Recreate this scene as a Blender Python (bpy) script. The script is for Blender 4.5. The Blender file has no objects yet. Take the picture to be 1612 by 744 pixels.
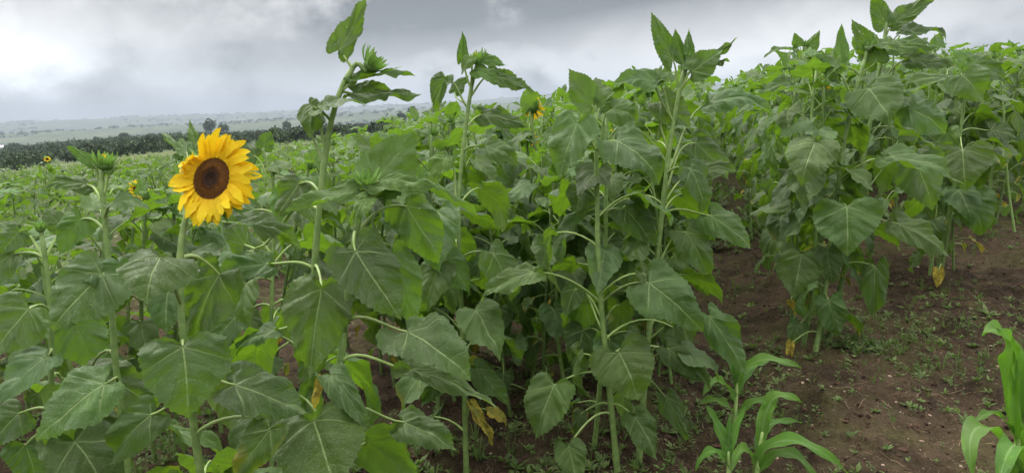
import bpy, math, random
import numpy as np
from mathutils import Vector
R_ = math.radians
rnd = random.Random(7)
C = bpy.context.scene
COL = C.collection

# ------------------------------------------------------------------ camera, sky, sun, exposure
EYE = 1.35
FPX = 1218.0
PITCH = 8.91
ROLL = 2.0
CAM = np.array([0.0, 0.0, EYE])
_p, _r = R_(PITCH), R_(ROLL)
Fv = np.array([0, math.cos(_p), -math.sin(_p)])
_U0 = np.array([0, math.sin(_p), math.cos(_p)]); _R0 = np.array([1.0, 0, 0])
Rv = _R0*math.cos(_r) - _U0*math.sin(_r)
Uv = _U0*math.cos(_r) + _R0*math.sin(_r)
from mathutils import Matrix
cd = bpy.data.cameras.new('camera'); cam = bpy.data.objects.new('camera', cd); COL.objects.link(cam)
cd.sensor_width = 36; cd.lens = 36*FPX/1612; cd.clip_end = 30000; cd.clip_start = 0.05
M = Matrix(((Rv[0], Uv[0], -Fv[0], CAM[0]), (Rv[1], Uv[1], -Fv[1], CAM[1]), (Rv[2], Uv[2], -Fv[2], CAM[2]), (0, 0, 0, 1)))
cam.matrix_world = M
C.camera = cam
C.render.resolution_x = 1024; C.render.resolution_y = 472

SUN_EL, SUN_ROT = 50, 318       # behind the clouds, ahead and to the left
w = bpy.data.worlds.new('World'); C.world = w; w.use_nodes = True
nt = w.node_tree; N = nt.nodes; L = nt.links; N.clear()
def nd(t, **k):
    n = N.new(t)
    for a, b in k.items(): setattr(n, a, b)
    return n
def wmath(op, a, b=None, c=None):
    n = nd('ShaderNodeMath', operation=op)
    for i, v in enumerate((a, b, c)):
        if v is None: continue
        if isinstance(v, (int, float)): n.inputs[i].default_value = v
        else: L.new(v, n.inputs[i])
    return n.outputs[0]
out = nd('ShaderNodeOutputWorld')
sky = nd('ShaderNodeTexSky', sky_type='NISHITA', sun_disc=False, sun_elevation=R_(SUN_EL), sun_rotation=R_(SUN_ROT))
bg1 = nd('ShaderNodeBackground'); bg1.inputs[1].default_value = 0.10; L.new(sky.outputs[0], bg1.inputs[0])
tc = nd('ShaderNodeTexCoord'); sx = nd('ShaderNodeSeparateXYZ'); L.new(tc.outputs['Generated'], sx.inputs[0])
zc = wmath('MAXIMUM', sx.outputs[2], 0.0)
cx = nd('ShaderNodeCombineXYZ'); L.new(sx.outputs[0], cx.inputs[0]); L.new(sx.outputs[1], cx.inputs[1]); L.new(wmath('MULTIPLY', sx.outputs[2], 1.4), cx.inputs[2])
def cloudnoise(scale, detail, off, rough=0.52, dist=0.1):
    mp = nd('ShaderNodeMapping'); mp.inputs['Location'].default_value = off; L.new(cx.outputs[0], mp.inputs[0])
    n = nd('ShaderNodeTexNoise'); n.inputs['Scale'].default_value = scale; n.inputs['Detail'].default_value = detail
    n.inputs['Roughness'].default_value = rough; n.inputs['Distortion'].default_value = dist
    L.new(mp.outputs[0], n.inputs['Vector']); return n.outputs[0]
n1 = cloudnoise(3.2, 8, (3.1, 1.7, 0)); n2 = cloudnoise(9.0, 9, (7.3, 2.2, 0), 0.56, 0.1)
# broad darker and brighter cloud masses, by direction (u = x/y, elevation z)
u_ = wmath('DIVIDE', sx.outputs[0], wmath('MAXIMUM', sx.outputs[1], 0.2))
wob = wmath('MULTIPLY', wmath('SUBTRACT', n1, 0.5), 0.7)
wob2 = wmath('MULTIPLY', wmath('SUBTRACT', n2, 0.5), 0.35)
uu = wmath('ADD', u_, wob)
zz = wmath('ADD', wmath('ADD', sx.outputs[2], wmath('MULTIPLY', wob, 0.25)), wmath('MULTIPLY', wob2, 0.5))
def blob(u0, z0, su, sz, amp):
    a = wmath('POWER', wmath('DIVIDE', wmath('SUBTRACT', uu, u0), su), 2.0) if False else None
    du = wmath('DIVIDE', wmath('SUBTRACT', uu, u0), su); dz = wmath('DIVIDE', wmath('SUBTRACT', zz, z0), sz)
    s = wmath('ADD', wmath('MULTIPLY', du, du), wmath('MULTIPLY', dz, dz))
    return wmath('MULTIPLY', wmath('EXPONENT', wmath('MULTIPLY', s, -1.0)), amp)
acc = None
for b in ((-0.55, 0.108, 0.13, 0.026, 0.42), (-0.45, 0.085, 0.2, 0.03, 0.12), (-0.22, 0.10, 0.22, 0.045, -0.17),
          (0.05, 0.125, 0.32, 0.035, -0.25), (-0.62, 0.055, 0.16, 0.02, -0.10), (0.02, 0.045, 0.25, 0.024, 0.30),
          (0.36, 0.07, 0.20, 0.035, 0.34), (0.50, 0.14, 0.2, 0.025, -0.06), (-0.2, 0.18, 0.35, 0.02, 0.03),
          (-0.60, 0.02, 0.35, 0.025, -0.10), (-0.05, 0.07, 0.35, 0.014, -0.04)):
    v = blob(*b); acc = v if acc is None else wmath('ADD', acc, v)
val = wmath('ADD', wmath('ADD', acc, wmath('MULTIPLY', wmath('SUBTRACT', n1, 0.5), 0.95)), wmath('MULTIPLY', wmath('SUBTRACT', n2, 0.5), 1.15))
val = wmath('ADD', val, 0.405)
# an overcast sky is brighter overhead than at the horizon
zen = nd('ShaderNodeMapRange'); zen.inputs[1].default_value = 0.2; zen.inputs[2].default_value = 0.9
zen.inputs[3].default_value = 0.0; zen.inputs[4].default_value = 1.7; zen.interpolation_type = 'SMOOTHSTEP'
L.new(sx.outputs[2], zen.inputs[0])
val = wmath('ADD', val, zen.outputs[0])
val = wmath('MAXIMUM', val, 0.1)
mixc = nd('ShaderNodeMix', data_type='RGBA'); mixc.inputs[6].default_value = (0.93, 0.975, 1.06, 1); mixc.inputs[7].default_value = (1.0, 0.99, 0.985, 1)
fr = nd('ShaderNodeMapRange'); fr.inputs[1].default_value = 0.0; fr.inputs[2].default_value = 0.09; L.new(wmath('ADD', sx.outputs[2], wmath('MULTIPLY', u_, 0.06)), fr.inputs[0])
L.new(fr.outputs[0], mixc.inputs[0])
bg2 = nd('ShaderNodeBackground'); L.new(mixc.outputs[2], bg2.inputs[0]); L.new(val, bg2.inputs[1])
ms = nd('ShaderNodeMixShader'); ms.inputs[0].default_value = 0.93
L.new(bg1.outputs[0], ms.inputs[1]); L.new(bg2.outputs[0], ms.inputs[2]); L.new(ms.outputs[0], out.inputs[0])

sd = bpy.data.lights.new('sun', 'SUN'); sun = bpy.data.objects.new('sun', sd); COL.objects.link(sun)
sd.energy = 1.5; sd.angle = R_(12); sd.color = (1.0, 0.96, 0.9)
sa = R_(SUN_ROT)
sdir = Vector((math.sin(sa)*math.cos(R_(SUN_EL)), math.cos(sa)*math.cos(R_(SUN_EL)), math.sin(R_(SUN_EL))))
sun.rotation_euler = sdir.to_track_quat('Z', 'Y').to_euler()
vs = C.view_settings; vs.view_transform = 'Standard'; vs.look = 'None'; vs.gamma = 1; vs.use_curve_mapping = False
vs.exposure = 0.74

# ------------------------------------------------------------------ numpy helpers
def nrm(v): return v/(np.linalg.norm(v)+1e-12)
def P(px, py, d): return CAM + d*(Fv + Rv*((px-806)/FPX) + Uv*((372-py)/FPX))
_rs = np.random.RandomState(3); _tab = _rs.rand(256, 256)
def vnoise(x, y):
    x0 = np.floor(x).astype(int); y0 = np.floor(y).astype(int); fx = x-x0; fy = y-y0
    fx = fx*fx*(3-2*fx); fy = fy*fy*(3-2*fy)
    g = lambda a, b: _tab[a & 255, b & 255]
    return (g(x0, y0)*(1-fx)+g(x0+1, y0)*fx)*(1-fy)+(g(x0, y0+1)*(1-fx)+g(x0+1, y0+1)*fx)*fy
def fbm(x, y, o=4):
    s = 0; a = 0.5
    for i in range(o): s = s+a*(vnoise(x*2**i+17*i, y*2**i+31*i)-0.5); a *= 0.5
    return s
SL = 0.035
UK = np.array([-0.75, -0.4, -0.1, 0.1, 0.4, 0.75])
RK = np.array([90, 180, 350, 600, 1000, 1600, 2400, 3300, 5500, 6600.])
HT = np.array([   # height of the land by distance (rows) and direction (columns)
    [-3.0, -1.6, -0.5, 0.2, 1.2, 2.3],
    [-6.0, -3.0, -1.6, -0.8, 1.5, 3.5],
    [-10., -5.0, -2.0, -1.0, 2, 5],
    [-15., -8.0, -3.0, 0, 5, 10],
    [-24., -17., -10., -4, 8, 16],
    [-24., -16., -6.0, 4, 16, 30],
    [-3.0, 8.0, 28., 48, 60, 64],
    [-10., 0.0, 15., 35, 45, 50],
    [56., 70., 100., 135, 165, 170],
    [40., 50., 80., 100, 120, 120]])
def land(x, y):
    x = np.asarray(x, float); y = np.asarray(y, float)
    r = np.hypot(x, y); u = np.clip(x/np.maximum(y, 0.15*r+0.01), -0.75, 0.75)
    near = SL*np.clip(x, -60, 60) - 0.00035*np.clip(r-15, 0, 100)**2*np.clip(0.35-u, 0, 1)*0.9
    ui = np.interp(u, UK, np.arange(6)); u0 = np.clip(ui.astype(int), 0, 4); uf = ui-u0; uf = uf*uf*(3-2*uf)
    ri = np.interp(np.log(np.maximum(r, 1)), np.log(RK), np.arange(10)); r0 = np.clip(ri.astype(int), 0, 8); rf = ri-r0; rf = rf*rf*(3-2*rf)
    far = (HT[r0, u0]*(1-uf)+HT[r0, u0+1]*uf)*(1-rf)+(HT[r0+1, u0]*(1-uf)+HT[r0+1, u0+1]*uf)*rf
    amp = np.clip((r-400)/3000, 0, 1)*16
    far = far+amp*fbm(x/420, y/420, 4)
    t = np.clip((r-55)/60, 0, 1); t = t*t*(3-2*t)
    z = near*(1-t)+far*t
    z = z+0.05*fbm(x*0.9, y*0.9, 3)*np.clip(1.3-r/60, 0, 1)
    return z
def micro(x, y):
    r = np.hypot(x, y); k = np.clip(1.4-r/16, 0, 1)
    c = fbm(x*9+5, y*9, 4); f = fbm(x*42, y*42+9, 2)
    ridge = 0.028*np.cos((x*0.968-y*0.25-0.37*0.968+2.85*0.25)/0.92*2*math.pi)
    return k*(0.085*c+0.065*np.abs(f)+0.03*np.maximum(c, 0.08)**1+ridge)

def ground(x, y): return float(land(x, y)+micro(np.asarray(float(x)), np.asarray(float(y))))

# ------------------------------------------------------------------ materials
def mat(name):
    m = bpy.data.materials.new(name); m.use_nodes = True; t = m.node_tree; t.nodes.clear()
    o = t.nodes.new('ShaderNodeOutputMaterial'); return m, t, o
class G:
    def __init__(s, t): s.t = t
    def n(s, ty, ins=None, **k):
        n = s.t.nodes.new(ty)
        for a, b in k.items(): setattr(n, a, b)
        if ins:
            for i, v in ins.items():
                if hasattr(v, 'links') or hasattr(v, 'is_linked'): s.t.links.new(v, n.inputs[i])
                else: n.inputs[i].default_value = v
        return n
    def m(s, op, a, b=0.0, c=0.0): return s.n('ShaderNodeMath', {0: a, 1: b, 2: c}, operation=op).outputs[0]
    def rng(s, v, a, b, c=0.0, d=1.0): return s.n('ShaderNodeMapRange', {0: v, 1: a, 2: b, 3: c, 4: d}).outputs[0]
    def mix(s, f, a, b): return s.n('ShaderNodeMix', {0: f, 6: a, 7: b}, data_type='RGBA').outputs[2]
    def noise(s, sc, det=3.0, vec=None, rough=0.5):
        i = {'Scale': sc, 'Detail': det, 'Roughness': rough}
        if vec is not None: i['Vector'] = vec
        return s.n('ShaderNodeTexNoise', i).outputs[0]
    def attr(s, a): return s.n('ShaderNodeAttribute', attribute_name=a)

def leaf_material(name, top, under, transl, vein, vk, yellow, sheen=0.5, maize=False):
    m, t, o = mat(name); g = G(t)
    lc = g.attr('lc'); sp = g.n('ShaderNodeSeparateXYZ', {0: lc.outputs['Vector']})
    x = g.m('ABSOLUTE', sp.outputs[0]); y = sp.outputs[1]; rho = sp.outputs[2]
    tint = g.attr('tint').outputs['Fac']; age = g.attr('age').outputs['Fac']
    orand = g.n('ShaderNodeObjectInfo').outputs['Random']
    geo = g.n('ShaderNodeNewGeometry'); back = geo.outputs['Backfacing']
    pos = g.n('ShaderNodeTexCoord').outputs['Object']
    n1 = g.noise(9.0, 3.0, pos); n2 = g.noise(60.0, 3.0, pos)
    if not maize:
        xs = g.m('ADD', g.m('MULTIPLY', x, 0.55), g.m('MULTIPLY', g.m('MULTIPLY', x, x), 0.9))
        q = g.m('MULTIPLY', g.m('SUBTRACT', y, xs), 4.6)
        q = g.m('ADD', q, g.m('MULTIPLY', g.m('SUBTRACT', n1, 0.5), 0.9))
        fr_ = g.m('ABSOLUTE', g.m('SUBTRACT', g.m('FRACT', g.m('ADD', q, 0.5)), 0.5))   # 0 on a side vein
        lat = g.rng(fr_, 0.0, 0.05, 1.0, 0.0)
        q0 = g.m('ABSOLUTE', g.m('SUBTRACT', y, g.m('MULTIPLY', x, 0.62)))
        lat0 = g.rng(q0, 0.0, 0.015, 1.0, 0.0)
        lat0 = g.m('MULTIPLY', lat0, g.rng(rho, 0.5, 0.95, 1.0, 0.15))
        q1 = g.m('ABSOLUTE', g.m('ADD', y, g.m('MULTIPLY', x, 0.45))); lat1 = g.m('MULTIPLY', g.rng(q1, 0.0, 0.012, 0.7, 0.0), g.rng(rho, 0.3, 0.8, 1.0, 0.0))
        lat = g.m('MULTIPLY', lat, g.rng(x, 0.02, 0.36, 0.40, 0.0))
        mid = g.m('MULTIPLY', g.rng(x, 0.005, 0.015, 1.0, 0.0), g.rng(y, 0.55, 1.0, 1.0, 0.25))
        mid = g.m('MULTIPLY', mid, g.m('GREATER_THAN', y, -0.02))
        v = g.m('MAXIMUM', g.m('MAXIMUM', mid, lat0), g.m('MAXIMUM', lat, lat1))
        quilt = g.m('MULTIPLY', g.n('ShaderNodeMapRange', {0: fr_, 1: 0.0, 2: 0.35, 3: 0.0, 4: 1.0}, interpolation_type='SMOOTHSTEP').outputs[0], 0.32)
        fine = g.n('ShaderNodeTexVoronoi', {'Vector': lc.outputs['Vector'], 'Scale': 26.0}, feature='DISTANCE_TO_EDGE').outputs[0]
        hgt = g.m('ADD', g.m('ADD', quilt, g.m('MULTIPLY', v, -0.35)), g.m('ADD', g.m('MULTIPLY', g.rng(fine, 0.0, 0.15), 0.22), g.m('ADD', g.m('MULTIPLY', n1, 2.2), g.m('MULTIPLY', g.noise(26.0, 4.0, pos, 0.6), 1.5))))
        fv = g.m('MULTIPLY', g.rng(fine, 0.0, 0.06, 1.0, 0.0), 0.10); v2 = g.m('MINIMUM', g.m('ADD', g.m('MULTIPLY', v, vk), fv), 1.0)
    else:
        mid = g.rng(x, 0.05, 0.13, 1.0, 0.0)
        st = g.m('MULTIPLY', g.m('SINE', g.m('MULTIPLY', sp.outputs[0], 60.0)), 0.5)
        v2 = g.m('MINIMUM', g.m('ADD', g.m('MULTIPLY', mid, vk), g.m('MULTIPLY', g.m('ADD', st, 0.5), 0.10)), 1.0)
        hgt = g.m('ADD', g.m('MULTIPLY', st, 0.25), g.m('MULTIPLY', n1, 1.2))
    base = g.mix(back, top, under)
    hs = g.n('ShaderNodeHueSaturation', {'Hue': g.m('ADD', g.rng(orand, 0, 1, 0.487, 0.508), g.rng(g.m('FRACT', g.m('MULTIPLY', tint, 7.3)), 0, 1, -0.012, 0.010)), 'Saturation': g.rng(n1, 0.3, 0.7, 0.9, 1.08),
             'Value': g.m('MULTIPLY', g.rng(tint, 0, 1, 0.62, 1.42), g.m('MULTIPLY', g.rng(n1, 0.3, 0.7, 0.86, 1.12), g.rng(n2, 0.3, 0.7, 0.93, 1.07))), 'Color': base}).outputs[0]
    if not maize: hs = g.mix(g.rng(tint, 0.72, 0.98, 0.0, 0.55), hs, (0.115, 0.18, 0.085, 1))  # greyish sky sheen painted into the colour of the palest leaves
    # ageing: yellow from the edge inwards, in patches
    ag = g.m('ADD', g.m('MULTIPLY', age, 1.9), g.m('ADD', g.m('MULTIPLY', g.m('SUBTRACT', n1, 0.5), 1.6), g.m('MULTIPLY', g.m('SUBTRACT', rho, 1.0), 0.5)))
    ag = g.m('MULTIPLY', g.rng(ag, 0.45, 1.15), g.m('GREATER_THAN', age, 0.02))
    yc = g.mix(g.rng(n2, 0.45, 0.7), yellow, (0.16, 0.085, 0.02, 1))
    hs = g.mix(ag, hs, yc)
    # little specks of damage, brown
    vo = g.n('ShaderNodeTexVoronoi', {'Vector': lc.outputs['Vector'], 'Scale': 17.0}); 
    sp2 = g.m('MULTIPLY', g.m('LESS_THAN', vo.outputs['Distance'], 0.07), g.m('GREATER_THAN', g.noise(3.1, 1.0, pos), 0.54))
    hs = g.mix(g.m('MULTIPLY', sp2, 0.55 if not maize else 0.0), hs, (0.09, 0.07, 0.035, 1))
    col = g.mix(v2, hs, vein)
    bump = g.n('ShaderNodeBump', {'Height': hgt, 'Strength': 0.65, 'Distance': 0.008})
    pr = g.n('ShaderNodeBsdfPrincipled', {'Base Color': col, 'Roughness': g.rng(n2, 0.3, 0.7, 0.36, 0.56), 'Specular IOR Level': sheen, 'Normal': bump.outputs[0]})
    tcol = g.mix(ag, g.mix(g.m('MULTIPLY', v2, 0.4), transl, (0.02, 0.06, 0.01, 1)), yellow)
    tr = g.n('ShaderNodeBsdfTranslucent', {'Color': tcol, 'Normal': bump.outputs[0]})
    mx = g.n('ShaderNodeMixShader', {0: 0.30}); t.links.new(pr.outputs[0], mx.inputs[1]); t.links.new(tr.outputs[0], mx.inputs[2])
    # insect holes
    if not maize:
        hole = g.m('MULTIPLY', g.m('LESS_THAN', g.n('ShaderNodeTexVoronoi', {'Vector': lc.outputs['Vector'], 'Scale': 7.0}).outputs['Distance'], g.m('SUBTRACT', g.m('MULTIPLY', n2, 0.30), 0.05)), g.m('GREATER_THAN', g.noise(6.3, 1.0, pos), 0.55))
        tp = g.n('ShaderNodeBsdfTransparent'); m2 = g.n('ShaderNodeMixShader', {0: hole}); t.links.new(mx.outputs[0], m2.inputs[1]); t.links.new(tp.outputs[0], m2.inputs[2]); mx = m2
    t.links.new(mx.outputs[0], o.inputs[0]); return m

M_LEAF = leaf_material('sunflower_leaf', (0.064, 0.122, 0.025, 1), (0.100, 0.175, 0.028, 1), (0.24, 0.46, 0.02, 1), (0.29, 0.39, 0.15, 1), 0.85, (0.56, 0.45, 0.05, 1), 0.48)
M_YOUNG = leaf_material('young_leaf', (0.090, 0.172, 0.032, 1), (0.115, 0.205, 0.038, 1), (0.24, 0.46, 0.03, 1), (0.26, 0.38, 0.12, 1), 0.5, (0.45, 0.34, 0.05, 1), 0.4)
M_MAIZE = leaf_material('maize_leaf', (0.068, 0.172, 0.018, 1), (0.10, 0.225, 0.026, 1), (0.22, 0.52, 0.03, 1), (0.30, 0.46, 0.17, 1), 0.5, (0.5, 0.4, 0.1, 1), 0.45, maize=True)

def simple(name, c1, c2, sc=20, rough=0.6, spec=0.3, bumpd=0.0, tintk=0.0, trans=None):
    m, t, o = mat(name); g = G(t); pos = g.n('ShaderNodeTexCoord').outputs['Object']
    n = g.noise(sc, 4.0, pos); c = g.mix(g.rng(n, 0.35, 0.65), c1, c2)
    if tintk:
        c = g.n('ShaderNodeHueSaturation', {'Value': g.rng(g.attr('tint').outputs['Fac'], 0, 1, 1-tintk, 1+tintk), 'Color': c}).outputs[0]
    ins = {'Base Color': c, 'Roughness': rough, 'Specular IOR Level': spec}
    if bumpd: ins['Normal'] = g.n('ShaderNodeBump', {'Height': n, 'Strength': 0.6, 'Distance': bumpd}).outputs[0]
    pr = g.n('ShaderNodeBsdfPrincipled', ins); sh = pr.outputs[0]
    if trans:
        tr = g.n('ShaderNodeBsdfTranslucent', {'Color': trans}); mx = g.n('ShaderNodeMixShader', {0: 0.3})
        t.links.new(sh, mx.inputs[1]); t.links.new(tr.outputs[0], mx.inputs[2]); sh = mx.outputs[0]
    t.links.new(sh, o.inputs[0]); return m
M_STEM = simple('stem_green', (0.125, 0.205, 0.055, 1), (0.20, 0.29, 0.085, 1), 45, 0.55, 0.35, 0.002, 0.35)
M_PET = simple('petiole_pale', (0.19, 0.29, 0.075, 1), (0.29, 0.38, 0.13, 1), 30, 0.5, 0.35, 0.0, 0.3)
M_BRACT = simple('bract_green', (0.13, 0.24, 0.06, 1), (0.20, 0.33, 0.08, 1), 60, 0.6, 0.3, 0.0, 0.4, (0.2, 0.4, 0.05, 1))
M_FAR = simple('weed_green', (0.075, 0.12, 0.034, 1), (0.135, 0.175, 0.06, 1), 3, 0.6, 0.25, 0.0, 0.4, (0.2, 0.36, 0.05, 1))
M_BARK = simple('bark', (0.10, 0.08, 0.06, 1), (0.16, 0.13, 0.10, 1), 5, 0.9, 0.1)
M_TREE = simple('tree_leaves', (0.030, 0.052, 0.022, 1), (0.055, 0.085, 0.034, 1), 0.25, 0.7, 0.2, 0.0, 0.5)
M_STONE = simple('pebble', (0.22, 0.15, 0.11, 1), (0.36, 0.27, 0.20, 1), 12, 0.8, 0.2, 0.0, 0.4)
M_CLOD = simple('soil_clod', (0.028, 0.016, 0.011, 1), (0.085, 0.052, 0.034, 1), 90, 0.95, 0.1, 0.004, 0.4)
M_STRAW = simple('dry_straw', (0.22, 0.15, 0.09, 1), (0.34, 0.25, 0.15, 1), 30, 0.8, 0.2, 0.0, 0.5)
M_ROOF = simple('tin_roof', (0.34, 0.35, 0.37, 1), (0.42, 0.43, 0.44, 1), 1, 0.4, 0.4)
M_WALL = simple('pale_plaster', (0.5, 0.46, 0.4, 1), (0.6, 0.56, 0.5, 1), 1, 0.9, 0.1)
M_DARK = simple('dark_opening', (0.03, 0.03, 0.03, 1), (0.05, 0.05, 0.05, 1), 1, 0.5, 0.3)

def petal_mat():
    m, t, o = mat('yellow_petal'); g = G(t)
    sp = g.n('ShaderNodeSeparateXYZ', {0: g.attr('lc').outputs['Vector']})
    pos = g.n('ShaderNodeTexCoord').outputs['Object']; n = g.noise(35.0, 3.0, pos)
    rid = g.m('SINE', g.m('MULTIPLY', sp.outputs[0], 26.0))
    c = g.mix(g.rng(sp.outputs[1], 0.0, 0.55), (0.84, 0.50, 0.006, 1), (0.90, 0.70, 0.010, 1))
    c = g.mix(g.rng(n, 0.35, 0.7), c, (0.88, 0.64, 0.009, 1))
    c = g.n('ShaderNodeHueSaturation', {'Value': g.rng(g.m('ADD', g.attr('tint').outputs['Fac'], g.m('MULTIPLY', rid, 0.15)), 0, 1, 0.84, 1.08), 'Color': c}).outputs[0]
    bp = g.n('ShaderNodeBump', {'Height': rid, 'Strength': 0.35, 'Distance': 0.0015}).outputs[0]
    pr = g.n('ShaderNodeBsdfPrincipled', {'Base Color': c, 'Roughness': 0.55, 'Specular IOR Level': 0.25, 'Normal': bp})
    tr = g.n('ShaderNodeBsdfTranslucent', {'Color': (0.9, 0.55, 0.01, 1)}); mx = g.n('ShaderNodeMixShader', {0: 0.35})
    t.links.new(pr.outputs[0], mx.inputs[1]); t.links.new(tr.outputs[0], mx.inputs[2]); t.links.new(mx.outputs[0], o.inputs[0]); return m
M_PETAL = petal_mat()
def disc_mat():
    m, t, o = mat('seed_disc_brown'); g = G(t)
    rho = g.n('ShaderNodeSeparateXYZ', {0: g.attr('lc').outputs['Vector']}).outputs[2]
    tint = g.attr('tint').outputs['Fac']
    cr = g.n('ShaderNodeValToRGB', {0: g.m('ADD', rho, g.m('MULTIPLY', g.m('SUBTRACT', tint, 0.5), 0.12))}); e = cr.color_ramp.elements
    e[0].position = 0.0; e[0].color = (0.035, 0.016, 0.006, 1); e[1].position = 1.0; e[1].color = (0.27, 0.125, 0.015, 1)
    for p_, c_ in ((0.26, (0.022, 0.010, 0.004, 1)), (0.44, (0.085, 0.032, 0.008, 1)), (0.60, (0.18, 0.075, 0.012, 1)), (0.85, (0.11, 0.045, 0.009, 1))):
        k = e.new(p_); k.color = c_
    c = g.n('ShaderNodeHueSaturation', {'Value': g.rng(tint, 0, 1, 0.55, 1.6), 'Color': cr.outputs[0]}).outputs[0]
    pr = g.n('ShaderNodeBsdfPrincipled', {'Base Color': c, 'Roughness': 0.75, 'Specular IOR Level': 0.2}); t.links.new(pr.outputs[0], o.inputs[0]); return m
M_DISC = disc_mat()

def ground_mat():
    m, t, o = mat('red_brown_soil'); g = G(t)
    pos = g.n('ShaderNodeTexCoord').outputs['Object']
    far = g.n('ShaderNodeAttribute', attribute_name='zone').outputs['Fac']   # 0 tilled soil, 1 weedy field, 2 hill country
    big = g.noise(0.8, 4.0, pos); med = g.noise(6.0, 5.0, pos, 0.6); fin = g.noise(70.0, 4.0, pos, 0.7)
    soil = g.mix(g.rng(med, 0.35, 0.68), (0.023, 0.0155, 0.0085, 1), (0.094, 0.064, 0.037, 1))
    soil = g.mix(g.m('MULTIPLY', g.rng(big, 0.42, 0.66), 0.55), soil, (0.145, 0.102, 0.060, 1))
    vo = g.n('ShaderNodeTexVoronoi', {'Vector': pos, 'Scale': 85.0})
    grit = g.m('MULTIPLY', g.m('LESS_THAN', vo.outputs['Distance'], 0.33), g.m('GREATER_THAN', g.n('ShaderNodeSeparateColor', {0: vo.outputs['Color']}).outputs[0], 0.66))
    soil = g.mix(g.m('MULTIPLY', grit, 0.6), soil, (0.22, 0.145, 0.09, 1))
    gpatch = g.m('MULTIPLY', g.rng(g.noise(1.7, 5.0, pos, 0.65), 0.50, 0.62), g.rng(fin, 0.35, 0.6))
    soil = g.mix(g.m('MULTIPLY', gpatch, 0.75), soil, (0.085, 0.095, 0.025, 1))
    grn = g.mix(g.rng(g.noise(0.7, 6.0, pos, 0.7), 0.3, 0.7), (0.085, 0.12, 0.038, 1), (0.16, 0.19, 0.075, 1))
    grn = g.mix(g.rng(g.noise(0.35, 5.0, pos, 0.7), 0.55, 0.75), grn, (0.12, 0.085, 0.055, 1))
    soil = g.mix(g.m('MULTIPLY', g.rng(g.noise(2.3, 5.0, pos, 0.7), 0.52, 0.62), 0.6), soil, (0.022, 0.013, 0.008, 1))
    c = g.mix(g.rng(far, 0.0, 1.0), soil, grn)
    hn = g.noise(0.006, 6.0, pos, 0.65); hn2 = g.noise(0.03, 5.0, pos, 0.7)
    hill = g.mix(g.rng(hn, 0.38, 0.62), (0.04, 0.065, 0.03, 1), (0.10, 0.12, 0.055, 1))
    hill = g.mix(g.rng(hn2, 0.5, 0.62), hill, (0.03, 0.048, 0.024, 1))
    hill = g.mix(g.rng(hn, 0.60, 0.70), hill, (0.17, 0.15, 0.10, 1))
    c = g.mix(g.rng(far, 1.0, 2.0), c, hill)
    h = g.m('ADD', g.m('MULTIPLY', fin, 0.7), g.m('ADD', g.m('MULTIPLY', med, 1.2), g.m('MULTIPLY', grit, 0.25)))
    bp = g.n('ShaderNodeBump', {'Height': h, 'Strength': 1.0, 'Distance': 0.045}).outputs[0]
    pr = g.n('ShaderNodeBsdfPrincipled', {'Base Color': c, 'Roughness': 0.92, 'Specular IOR Level': 0.15, 'Normal': bp}); t.links.new(pr.outputs[0], o.inputs[0]); return m
M_SOIL = ground_mat()

# ------------------------------------------------------------------ mesh builder
class MB:
    def __init__(s): s.v = []; s.q = []; s.t = []; s.qm = []; s.tm = []; s.lc = []; s.ti = []; s.ag = []; s.n = 0
    def add(s, v, q=None, t=None, m=0, lc=None, tint=0.5, age=0.0):
        v = np.asarray(v, float); n = len(v)
        s.v.append(v)
        if q is not None and len(q): q = np.asarray(q, np.int64)+s.n; s.q.append(q); s.qm.append(np.full(len(q), m))
        if t is not None and len(t): t = np.asarray(t, np.int64)+s.n; s.t.append(t); s.tm.append(np.full(len(t), m))
        s.lc.append(np.zeros((n, 3))+np.array([0.5, 0.5, 0.5]) if lc is None else np.asarray(lc, float))
        s.ti.append(np.full(n, tint) if np.isscalar(tint) else np.asarray(tint)); s.ag.append(np.full(n, float(age)))
        s.n += n
    def merge(s, o):
        for i, v in enumerate(o.v): pass
        if not o.n: return
        s.v += o.v; s.lc += o.lc; s.ti += o.ti; s.ag += o.ag
        s.q += [q+s.n for q in o.q]; s.t += [t+s.n for t in o.t]; s.qm += o.qm; s.tm += o.tm; s.n += o.n
    def arrays(s):
        c = lambda l, w: np.concatenate(l) if l else np.zeros((0, w) if w else (0,), np.int64)
        return dict(v=np.concatenate(s.v), q=c(s.q, 4), t=c(s.t, 3), qm=c(s.qm, 0), tm=c(s.tm, 0), lc=np.concatenate(s.lc), ti=np.concatenate(s.ti), ag=np.concatenate(s.ag))
def mesh_from(name, A, mats, smooth=True):
    me = bpy.data.meshes.new(name); v = A['v']; q = A['q']; t = A['t']
    me.vertices.add(len(v)); me.vertices.foreach_set('co', v.astype(np.float32).ravel())
    li = np.concatenate([q.ravel(), t.ravel()]).astype(np.int32)
    me.loops.add(len(li)); me.loops.foreach_set('vertex_index', li)
    nf = len(q)+len(t); me.polygons.add(nf)
    st = np.concatenate([np.arange(len(q))*4, len(q)*4+np.arange(len(t))*3]).astype(np.int32)
    me.polygons.foreach_set('loop_start', st)
    me.polygons.foreach_set('material_index', np.concatenate([A['qm'], A['tm']]).astype(np.int32))
    me.polygons.foreach_set('use_smooth', np.full(nf, smooth))
    for m in mats: me.materials.append(m)
    me.update(calc_edges=True); me.validate()
    a = me.attributes.new('lc', 'FLOAT_VECTOR', 'POINT'); a.data.foreach_set('vector', A['lc'].astype(np.float32).ravel())
    a = me.attributes.new('tint', 'FLOAT', 'POINT'); a.data.foreach_set('value', A['ti'].astype(np.float32))
    a = me.attributes.new('age', 'FLOAT', 'POINT'); a.data.foreach_set('value', A['ag'].astype(np.float32))
    return me
MATS = [M_LEAF, M_PET, M_STEM, M_YOUNG, M_BRACT, M_PETAL, M_DISC]
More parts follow.
